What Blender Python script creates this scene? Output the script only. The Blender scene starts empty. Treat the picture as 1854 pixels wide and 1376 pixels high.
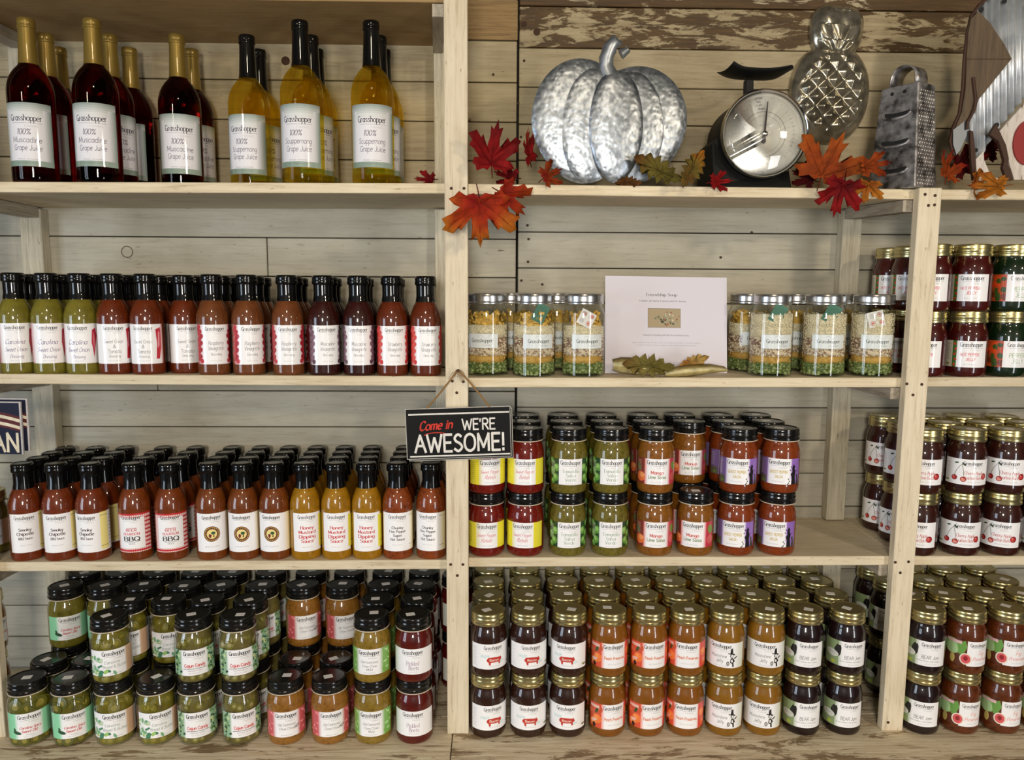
import bpy, math, random
from mathutils import Vector, Matrix, Euler
random.seed(7)
PI = math.pi
C = bpy.context.scene.collection
SC = bpy.context.scene

# ------------------------------------------------------------------ camera
D = 1.45                       # eye to the front edge of the shelves (metres)
FPX, PITCH, YAW, ROLL = 1387.3, .1242, .0225, .0055
F = Vector((math.sin(YAW)*math.cos(PITCH), math.cos(YAW)*math.cos(PITCH), -math.sin(PITCH)))
R0 = Vector((math.cos(YAW), -math.sin(YAW), 0)); U0 = R0.cross(F)
RV = R0*math.cos(ROLL) + U0*math.sin(ROLL)
UV = -R0*math.sin(ROLL) + U0*math.cos(ROLL)
cd = bpy.data.cameras.new('camera'); co = bpy.data.objects.new('camera', cd); C.objects.link(co)
co.matrix_world = Matrix(((RV.x, UV.x, -F.x, 0), (RV.y, UV.y, -F.y, -D), (RV.z, UV.z, -F.z, 0), (0, 0, 0, 1)))
cd.sensor_width = 36; cd.lens = FPX/1854*36; cd.clip_start = .05
SC.camera = co

def pt(px, py, Y):             # point of the plane Y seen at a pixel of the photograph
    d = F*FPX + RV*(px-927) + UV*(688-py)
    t = (Y+D)/d.y
    return Vector((0, -D, 0)) + d*t
def xat(px, Y, Z):             # X of the point at depth Y, height Z in pixel column px
    k = px-927; a = FPX*RV - k*F
    return -(a.y*(Y+D) + a.z*Z)/a.x
def pxs(Y, Z=0):               # pixels per metre there
    return FPX/((Y+D)*F.y + Z*F.z)

# ------------------------------------------------------------------ world, lights, exposure
SC.view_settings.view_transform = 'Standard'; SC.view_settings.look = 'None'
SC.view_settings.gamma = 1; SC.view_settings.use_curve_mapping = False
SC.view_settings.exposure = -.18
w = bpy.data.worlds.new('world'); SC.world = w; w.use_nodes = True
w.node_tree.nodes['Background'].inputs[0].default_value = (1, .88, .72, 1)
w.node_tree.nodes['Background'].inputs[1].default_value = .025
def area(name, loc, to, sx, sy, power, col):
    l = bpy.data.lights.new(name, 'AREA'); l.shape = 'RECTANGLE'; l.size = sx; l.size_y = sy; l.energy = power; l.color = col
    o = bpy.data.objects.new(name, l); C.objects.link(o); o.location = loc
    o.rotation_euler = (Vector(to)-Vector(loc)).to_track_quat('-Z', 'Y').to_euler()
    return o
area('window_light_left', (-2.75, -2.3, -.3), (0, .1, -.4), .40, 1.5, 24, (.74, .86, 1))
area('window_light_left_sash', (-3.05, -1.85, -.3), (0, .1, -.4), .40, 1.5, 19, (.74, .86, 1))
area('lamp_right', (1.9, -2.5, .75), (.2, .1, -.2), .16, .16, 22, (1, .84, .62))
area('lamp_left', (-1.5, -2.7, .9), (-.2, .1, -.2), .14, .14, 8, (1, .84, .62))
area('ceiling_lamp', (.1, -2.6, 1.5), (0, .1, -.4), .3, .2, 14, (1, .84, .62))
area('added_key_behind_camera', (-.15, -2.5, .1), (0, .1, -.45), .30, .4, 31, (1, .95, .87))  # added frontal key, placed so the front row shades the rows behind
area('door_light_right', (1.9, -2.9, -.6), (.2, .1, -.7), .40, 1.4, 26, (.95, .97, 1))

# ------------------------------------------------------------------ helpers
def srgb(r, g, b):
    return tuple((c/255/12.92 if c/255 <= .04045 else ((c/255+.055)/1.055)**2.4) for c in (r, g, b))
def rgba(c): return (*c, 1)
def tag(o, label=None, cat=None, group=None, kind=None):
    if label: o['label'] = label
    if cat: o['category'] = cat
    if group: o['group'] = group
    if kind: o['kind'] = kind
    return o
def empty(name, loc=(0, 0, 0), rz=0.):
    o = bpy.data.objects.new(name, None); o.empty_display_size = .02; C.objects.link(o)
    o.location = loc; o.rotation_euler = (0, 0, rz); return o

class MB:
    def __init__(s): s.v = []; s.f = []; s.c = []; s.m = []
    def add(s, vs, fs, col=None, mi=0):
        n = len(s.v); s.v += [tuple(v) for v in vs]; s.f += [tuple(i+n for i in f) for f in fs]
        s.c += [col]*len(fs) if not isinstance(col, list) else col
        s.m += [mi]*len(fs); return n
    def box(s, x0, x1, y0, y1, z0, z1, mi=0, col=None):
        s.add([(x, y, z) for x in (x0, x1) for y in (y0, y1) for z in (z0, z1)],
              [(0, 1, 3, 2), (4, 6, 7, 5), (0, 4, 5, 1), (2, 3, 7, 6), (0, 2, 6, 4), (1, 5, 7, 3)], col, mi)
    def lathe(s, prof, seg=32, mi=0, cx=0, cy=0, close=True, col=None):
        vs = []; fs = []
        for r, z in prof:
            for i in range(seg):
                a = 2*PI*i/seg; vs.append((cx+r*math.cos(a), cy+r*math.sin(a), z))
        for j in range(len(prof)-1):
            for i in range(seg):
                k = (i+1) % seg
                fs.append((j*seg+i, j*seg+k, (j+1)*seg+k, (j+1)*seg+i))
        if close:
            fs.append(tuple(range(seg))[::-1]); n = (len(prof)-1)*seg; fs.append(tuple(n+i for i in range(seg)))
        s.add(vs, fs, col, mi)
    def tube(s, pts, r, seg=8, mi=0, col=None, cap=True):
        pts = [Vector(p) for p in pts]; rs = r if isinstance(r, (list, tuple)) else [r]*len(pts)
        vs = []; fs = []; up = Vector((.13, .31, .94))
        for i, p in enumerate(pts):
            t = (pts[min(i+1, len(pts)-1)]-pts[max(i-1, 0)]).normalized()
            a = t.cross(up).normalized(); b = t.cross(a).normalized()
            for k in range(seg):
                an = 2*PI*k/seg; vs.append(p + a*rs[i]*math.cos(an) + b*rs[i]*math.sin(an))
        for j in range(len(pts)-1):
            for k in range(seg):
                l = (k+1) % seg; fs.append((j*seg+k, j*seg+l, (j+1)*seg+l, (j+1)*seg+k))
        if cap:
            fs.append(tuple(range(seg))[::-1]); n = (len(pts)-1)*seg; fs.append(tuple(n+i for i in range(seg)))
        s.add(vs, fs, col, mi)
    def prism(s, poly, y0, y1, mi=0, col=None):     # polygon (x, z) extruded along y
        n = len(poly)
        s.add([(x, y0, z) for x, z in poly]+[(x, y1, z) for x, z in poly],
              [tuple(range(n)), tuple(range(2*n-1, n-1, -1))]+[(i, i+n, (i+1) % n+n, (i+1) % n) for i in range(n)], col, mi)
    def mesh(s, name, mats, smooth=35):
        me = bpy.data.meshes.new(name); me.from_pydata(s.v, [], s.f)
        for m in (mats if isinstance(mats, (list, tuple)) else [mats]): me.materials.append(m)
        if any(s.m): me.polygons.foreach_set('material_index', s.m)
        if any(c is not None for c in s.c):
            ca = me.color_attributes.new('Col', 'FLOAT_COLOR', 'CORNER'); data = []
            for f, c in zip(s.f, s.c):
                if c is None: c = (1, 1, 1)
                if isinstance(c[0], (tuple, list)):
                    for k in range(len(f)): data += [*c[k % len(c)], 1]
                else: data += [*c, 1]*len(f)
            ca.data.foreach_set('color', data)
        if smooth:
            me.polygons.foreach_set('use_smooth', [True]*len(me.polygons))
            me.update()
            if smooth < 180: me.set_sharp_from_angle(angle=math.radians(smooth))
        me.update(); return me
    def build(s, name, mats, parent=None, smooth=35):
        o = bpy.data.objects.new(name, s.mesh(name, mats, smooth)); C.objects.link(o)
        if parent is not None: o.parent = parent
        return o
def put(name, me, parent=None, loc=(0, 0, 0), rot=(0, 0, 0)):
    o = bpy.data.objects.new(name, me); C.objects.link(o); o.location = loc; o.rotation_euler = rot
    if parent is not None: o.parent = parent
    return o
def bevel(o, w, seg=1):
    m = o.modifiers.new('bevel', 'BEVEL'); m.width = w; m.segments = seg; m.limit_method = 'ANGLE'; return o

# ------------------------------------------------------------------ materials
def newmat(name):
    m = bpy.data.materials.new(name); m.use_nodes = True; nt = m.node_tree
    b = nt.nodes['Principled BSDF']; return m, nt, b
def pmat(name, col, rough=.5, metal=0., coat=0., spec=.5, bump=None, **k):
    m, nt, b = newmat(name); b.inputs['Base Color'].default_value = rgba(col); b.inputs['Roughness'].default_value = rough
    b.inputs['Metallic'].default_value = metal; b.inputs['Coat Weight'].default_value = coat; b.inputs['Coat Roughness'].default_value = .03
    b.inputs['Specular IOR Level'].default_value = spec
    for kk, v in k.items(): b.inputs[kk.replace('_', ' ')].default_value = v
    if bump:
        tc = nt.nodes.new('ShaderNodeTexCoord'); n = nt.nodes.new('ShaderNodeTexNoise'); bp = nt.nodes.new('ShaderNodeBump')
        n.inputs['Scale'].default_value = bump[0]; bp.inputs['Strength'].default_value = bump[1]; bp.inputs['Distance'].default_value = .002
        nt.links.new(tc.outputs['Object'], n.inputs['Vector']); nt.links.new(n.outputs['Fac'], bp.inputs['Height']); nt.links.new(bp.outputs['Normal'], b.inputs['Normal'])
    return m
def ramp(nt, stops):
    r = nt.nodes.new('ShaderNodeValToRGB'); e = r.color_ramp.elements
    while len(e) < len(stops): e.new(.5)
    for el, (p, c) in zip(e, stops): el.position = p; el.color = rgba(c)
    return r
def wood(name, axis, light, mid, dark, wear=.5, peel=0., peelcol=(.12, .07, .03), patch=7.):
    """painted or raw boards: long grain along AXIS, speckle, knots, and worn patches; every board shifts the pattern by its own random number"""
    m, nt, b = newmat(name); N = nt.nodes; L = nt.links
    tc = N.new('ShaderNodeTexCoord'); oi = N.new('ShaderNodeObjectInfo')
    mul = N.new('ShaderNodeMath'); mul.operation = 'MULTIPLY'; mul.inputs[1].default_value = 37.
    L.new(oi.outputs['Random'], mul.inputs[0])
    add = N.new('ShaderNodeVectorMath'); add.operation = 'ADD'; L.new(tc.outputs['Object'], add.inputs[0]); L.new(mul.outputs[0], add.inputs[1])
    def mp(along, across):
        q = N.new('ShaderNodeMapping'); s = [across]*3; s['xyz'.index(axis)] = along
        q.inputs['Scale'].default_value = s; L.new(add.outputs[0], q.inputs['Vector']); return q
    def noise(vec, scale, detail, rough=.6, dist=0.):
        n = N.new('ShaderNodeTexNoise'); n.inputs['Scale'].default_value = scale; n.inputs['Detail'].default_value = detail
        n.inputs['Roughness'].default_value = rough; n.inputs['Distortion'].default_value = dist; L.new(vec.outputs[0], n.inputs['Vector']); return n
    g = noise(mp(2.2, 38), 4, 8, .7, .6); g2 = noise(mp(5, 9), 1.3, 4); sp = noise(mp(18, 90), 2.5, 3, .6)
    r1 = ramp(nt, [(.30, dark), (.44, mid), (.58, light), (.8, light)]); L.new(g.outputs['Fac'], r1.inputs[0])
    r2 = ramp(nt, [(.32, mid), (.62, light)]); L.new(g2.outputs['Fac'], r2.inputs[0])
    mx = N.new('ShaderNodeMixRGB'); mx.inputs[0].default_value = 1-wear; L.new(r1.outputs[0], mx.inputs[1]); L.new(r2.outputs[0], mx.inputs[2])
    r3 = ramp(nt, [(.27, dark), (.335, (1, 1, 1))]); L.new(sp.outputs['Fac'], r3.inputs[0])
    mx2 = N.new('ShaderNodeMixRGB'); mx2.blend_type = 'MULTIPLY'; mx2.inputs[0].default_value = .55; L.new(mx.outputs[0], mx2.inputs[1]); L.new(r3.outputs[0], mx2.inputs[2])
    out = mx2
    if peel > 0:
        p = noise(mp(patch, patch*4.2), 1.0, 9, .72, .5)
        lo = .28+.25*peel
        r4 = ramp(nt, [(lo, (1, 1, 1)), (lo+.035, (0, 0, 0))]); L.new(p.outputs['Fac'], r4.inputs[0])
        pc = ramp(nt, [(.35, tuple(c*.45 for c in peelcol)), (.65, peelcol)]); L.new(g.outputs['Fac'], pc.inputs[0])
        mx3 = N.new('ShaderNodeMixRGB'); L.new(r4.outputs[0], mx3.inputs[0]); L.new(out.outputs[0], mx3.inputs[1]); L.new(pc.outputs[0], mx3.inputs[2]); out = mx3
    hs = N.new('ShaderNodeHueSaturation'); L.new(out.outputs[0], hs.inputs['Color'])
    vr = N.new('ShaderNodeMapRange'); vr.inputs[3].default_value = .88; vr.inputs[4].default_value = 1.08; L.new(oi.outputs['Random'], vr.inputs[0]); L.new(vr.outputs[0], hs.inputs['Value'])
    L.new(hs.outputs[0], b.inputs['Base Color']); b.inputs['Roughness'].default_value = .62
    bp = N.new('ShaderNodeBump'); bp.inputs['Strength'].default_value = .45; bp.inputs['Distance'].default_value = .0015
    L.new(g.outputs['Fac'], bp.inputs['Height']); L.new(bp.outputs[0], b.inputs['Normal'])
    return m
LT, MD, DK = srgb(190, 184, 166), srgb(170, 163, 143), srgb(92, 82, 66)
M = {}
M['wall'] = wood('painted_plank', 'x', LT, MD, DK, .34, .05, srgb(120, 96, 60), 6.)
M['wall_dim'] = wood('dimmed_upper_plank', 'x', srgb(176, 162, 130), srgb(152, 136, 104), srgb(80, 64, 42), .4, .1, srgb(110, 84, 44), 6.)  # upper rows: plank paint browned, their weaker warm light put into the colour
M['wall_bare'] = wood('mostly_bare_plank', 'x', srgb(208, 194, 162), srgb(170, 152, 116), srgb(92, 70, 40), .6, 1.02, srgb(100, 72, 34), 6.)
M['wall_peel'] = wood('peeling_plank', 'x', srgb(182, 166, 130), srgb(150, 132, 96), srgb(84, 62, 36), .5, .86, srgb(96, 70, 32), 9.)
M['wall_brown'] = wood('bare_plank', 'x', srgb(168, 138, 88), srgb(136, 106, 62), srgb(78, 54, 28), .6)
M['shelf'] = wood('shelf_board_wood', 'x', srgb(226, 212, 182), srgb(206, 189, 156), srgb(138, 114, 82), .55)
M['post'] = wood('post_wood', 'z', srgb(226, 213, 186), srgb(208, 192, 162), srgb(134, 110, 80), .5)
M['stud'] = wood('stud_wood', 'z', srgb(206, 198, 176), srgb(176, 166, 142), srgb(100, 86, 66), .5)
M['rail'] = wood('rail_wood', 'y', srgb(178, 168, 150), srgb(140, 128, 110), srgb(74, 60, 46), .5)
M['ledge'] = wood('ledge_wood', 'x', srgb(224, 210, 182), srgb(198, 178, 144), srgb(96, 74, 50), .8, .6, srgb(158, 132, 96), 6.)
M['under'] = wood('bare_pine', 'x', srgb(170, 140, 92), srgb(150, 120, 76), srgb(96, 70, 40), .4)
M['black_gap'] = pmat('dark_backing', (.012, .009, .006), .9)
M['nail'] = pmat('rusty_nail', srgb(70, 48, 34), .6, .6)
def attr_mat(name, rough=.55, coat=0., noise=0., spec=.4):
    m, nt, b = newmat(name); a = nt.nodes.new('ShaderNodeVertexColor'); a.layer_name = 'Col'
    src = a.outputs['Color']
    if noise:
        tc = nt.nodes.new('ShaderNodeTexCoord'); n = nt.nodes.new('ShaderNodeTexNoise'); n.inputs['Scale'].default_value = 60; n.inputs['Detail'].default_value = 5
        nt.links.new(tc.outputs['Object'], n.inputs['Vector'])
        r = ramp(nt, [(.3, (1-noise,)*3), (.7, (1, 1, 1))]); nt.links.new(n.outputs['Fac'], r.inputs[0])
        mx = nt.nodes.new('ShaderNodeMixRGB'); mx.blend_type = 'MULTIPLY'; mx.inputs[0].default_value = 1
        nt.links.new(src, mx.inputs[1]); nt.links.new(r.outputs[0], mx.inputs[2]); src = mx.outputs[0]
    nt.links.new(src, b.inputs['Base Color']); b.inputs['Roughness'].default_value = rough
    b.inputs['Coat Weight'].default_value = coat; b.inputs['Coat Roughness'].default_value = .05; b.inputs['Specular IOR Level'].default_value = spec
    return m
M['print'] = attr_mat('printed_label', .42, .5)
M['paper'] = attr_mat('printed_card', .6)
M['signpaint'] = attr_mat('sign_paint', .6, .0, .25, .2)
M['leaf'] = attr_mat('silk_leaf', .75, 0, .5, .15)
def thin_glass(name, tint=(1, 1, 1), rough=.02):
    m = bpy.data.materials.new(name); m.use_nodes = True; nt = m.node_tree; nt.nodes.clear(); N = nt.nodes
    o = N.new('ShaderNodeOutputMaterial'); mx = N.new('ShaderNodeMixShader'); t = N.new('ShaderNodeBsdfTransparent'); g = N.new('ShaderNodeBsdfGlossy'); f = N.new('ShaderNodeLayerWeight'); f.inputs[0].default_value = .5; pw = N.new('ShaderNodeMath'); pw.operation = 'POWER'; pw.inputs[1].default_value = 4.; ma = N.new('ShaderNodeMath'); ma.operation = 'MULTIPLY_ADD'; ma.inputs[1].default_value = .9; ma.inputs[2].default_value = .05
    nt.links.new(f.outputs['Facing'], pw.inputs[0]); nt.links.new(pw.outputs[0], ma.inputs[0])
    t.inputs[0].default_value = rgba(tint); g.inputs['Roughness'].default_value = rough; nt.links.new(ma.outputs[0], mx.inputs[0]); nt.links.new(t.outputs[0], mx.inputs[1]); nt.links.new(g.outputs[0], mx.inputs[2]); nt.links.new(mx.outputs[0], o.inputs[0])
    return m
M['glass'] = thin_glass('clear_jar_glass', (.97, .985, .97))
def juice(name, tint, clear):
    m = bpy.data.materials.new(name); m.use_nodes = True; nt = m.node_tree; nt.nodes.clear(); N = nt.nodes
    o = N.new('ShaderNodeOutputMaterial'); mx = N.new('ShaderNodeMixShader'); b = N.new('ShaderNodeBsdfPrincipled'); t = N.new('ShaderNodeBsdfTransparent')
    b.inputs['Base Color'].default_value = rgba(tint); b.inputs['Transmission Weight'].default_value = 1; b.inputs['Roughness'].default_value = .01; b.inputs['IOR'].default_value = 1.36
    t.inputs[0].default_value = rgba(tint); mx.inputs[0].default_value = clear
    nt.links.new(b.outputs[0], mx.inputs[1]); nt.links.new(t.outputs[0], mx.inputs[2]); nt.links.new(mx.outputs[0], o.inputs[0]); return m
M['musc_juice'] = juice('muscadine_juice_glass', srgb(138, 8, 16), .35)
M['scup_juice'] = juice('scuppernong_juice_glass', srgb(250, 236, 140), .7)
M['cap_black'] = pmat('black_shrink_cap', (.003, .003, .003), .35, 0, .8, .1)
M['lid_black'] = pmat('black_lid', (.006, .006, .006), .2, 0, .2)
M['gasket'] = pmat('cream_lid_rim', srgb(214, 200, 176), .5)
M['lid_gold'] = pmat('gold_lid', srgb(200, 188, 136), .27, .92, .2)
M['lid_silver'] = pmat('silver_lid', srgb(200, 200, 200), .25, .95)
M['capsule_gold'] = pmat('gold_capsule', srgb(140, 116, 52), .36, .5, .4)
M['sticker'] = pmat('white_price_sticker', srgb(236, 232, 228), .6)
def filling(name, c1, c2, scale=90, rough=.4, coat=1., lump=.15, sss=0.):
    m, nt, b = newmat(name); N = nt.nodes; L = nt.links; c1 = tuple(x*.43 for x in c1); c2 = tuple(x*.43 for x in c2)
    tc = N.new('ShaderNodeTexCoord'); v = N.new('ShaderNodeTexVoronoi'); v.inputs['Scale'].default_value = scale; v.inputs['Randomness'].default_value = 1
    n = N.new('ShaderNodeTexNoise'); n.inputs['Scale'].default_value = scale*.6; n.inputs['Detail'].default_value = 5; n.inputs['Distortion'].default_value = .8
    L.new(tc.outputs['Object'], v.inputs['Vector']); L.new(tc.outputs['Object'], n.inputs['Vector'])
    ad = N.new('ShaderNodeMath'); ad.operation = 'MULTIPLY_ADD'; ad.inputs[1].default_value = .45; L.new(v.outputs['Distance'], ad.inputs[0]); L.new(n.outputs['Fac'], ad.inputs[2])
    r = ramp(nt, [(.38, c1), (.62, c2), (.86, tuple(min(1, x*1.25) for x in c2))]); L.new(ad.outputs[0], r.inputs[0]); L.new(r.outputs[0], b.inputs['Base Color'])
    b.inputs['Roughness'].default_value = rough; b.inputs['Coat Weight'].default_value = coat; b.inputs['Coat Roughness'].default_value = .025; b.inputs['Coat IOR'].default_value = 1.5
    b.inputs['Specular IOR Level'].default_value = .2
    return m
FILL = {
 'onion': filling('green_onion_dressing', srgb(150, 138, 40), srgb(160, 148, 50)), 'tomato': filling('tomato_dressing', srgb(128, 48, 14), srgb(138, 56, 18)),
 'rasp': filling('raspberry_vinaigrette', srgb(142, 76, 36), srgb(150, 84, 42)), 'musc': filling('muscadine_vinaigrette', srgb(62, 18, 14), srgb(72, 24, 16)),
 'straw': filling('strawberry_vinaigrette', srgb(124, 46, 16), srgb(132, 54, 20)),
 'smoky': filling('chipotle_sauce', srgb(142, 54, 16), srgb(150, 62, 20)), 'beer': filling('bourbon_sauce', srgb(150, 66, 18), srgb(156, 72, 22)),
 'badge': filling('vineyard_sauce', srgb(148, 72, 20), srgb(154, 78, 24)), 'honey': filling('honey_mustard', srgb(206, 142, 14), srgb(212, 150, 20)),
 'chunky': filling('chunky_pepper_sauce', srgb(126, 40, 12), srgb(176, 82, 28), 160),
 'relish': filling('red_pepper_relish', srgb(110, 12, 6), srgb(150, 30, 12), 170), 'tomatillo': filling('tomatillo_salsa', srgb(112, 100, 26), srgb(146, 132, 48), 170),
 'mango': filling('mango_salsa', srgb(138, 74, 16), srgb(180, 112, 34), 150), 'ghost': filling('ghost_pepper_salsa', srgb(126, 40, 10), srgb(172, 74, 24), 150),
 'hotpepper': filling('hot_pepper_jelly', srgb(74, 12, 8), srgb(92, 18, 12)), 'pepper': filling('green_pepper_jelly', srgb(10, 34, 14), srgb(18, 48, 18)),
 'cherry': filling('cherry_apple_butter', srgb(56, 22, 14), srgb(74, 30, 20)),
 'bacon': filling('maple_bacon_jam', srgb(40, 20, 12), srgb(66, 32, 18), 120), 'peach': filling('peach_preserves', srgb(158, 92, 18), srgb(176, 106, 24), 40),
 'moon': filling('moonshine_jelly', srgb(172, 116, 24), srgb(184, 126, 30), 40), 'bear': filling('dark_berry_jam', srgb(28, 12, 14), srgb(40, 16, 18)),
 'fig': filling('fig_preserves', srgb(66, 24, 8), srgb(130, 62, 22), 130),
 'dill': filling('dill_brine', srgb(90, 82, 20), srgb(148, 138, 48), 60), 'butter': filling('bread_butter_brine', srgb(106, 94, 18), srgb(160, 144, 40), 60),
 'cajun': filling('cajun_brine', srgb(84, 76, 30), srgb(150, 136, 74), 70),
 'chowhot': filling('hot_chow_chow', srgb(148, 86, 22), srgb(194, 132, 52), 120), 'chow': filling('mild_chow_chow', srgb(146, 106, 24), srgb(184, 148, 54), 120),
 'beet': filling('pickled_beets', srgb(84, 10, 6), srgb(120, 24, 12), 45),
}

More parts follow.
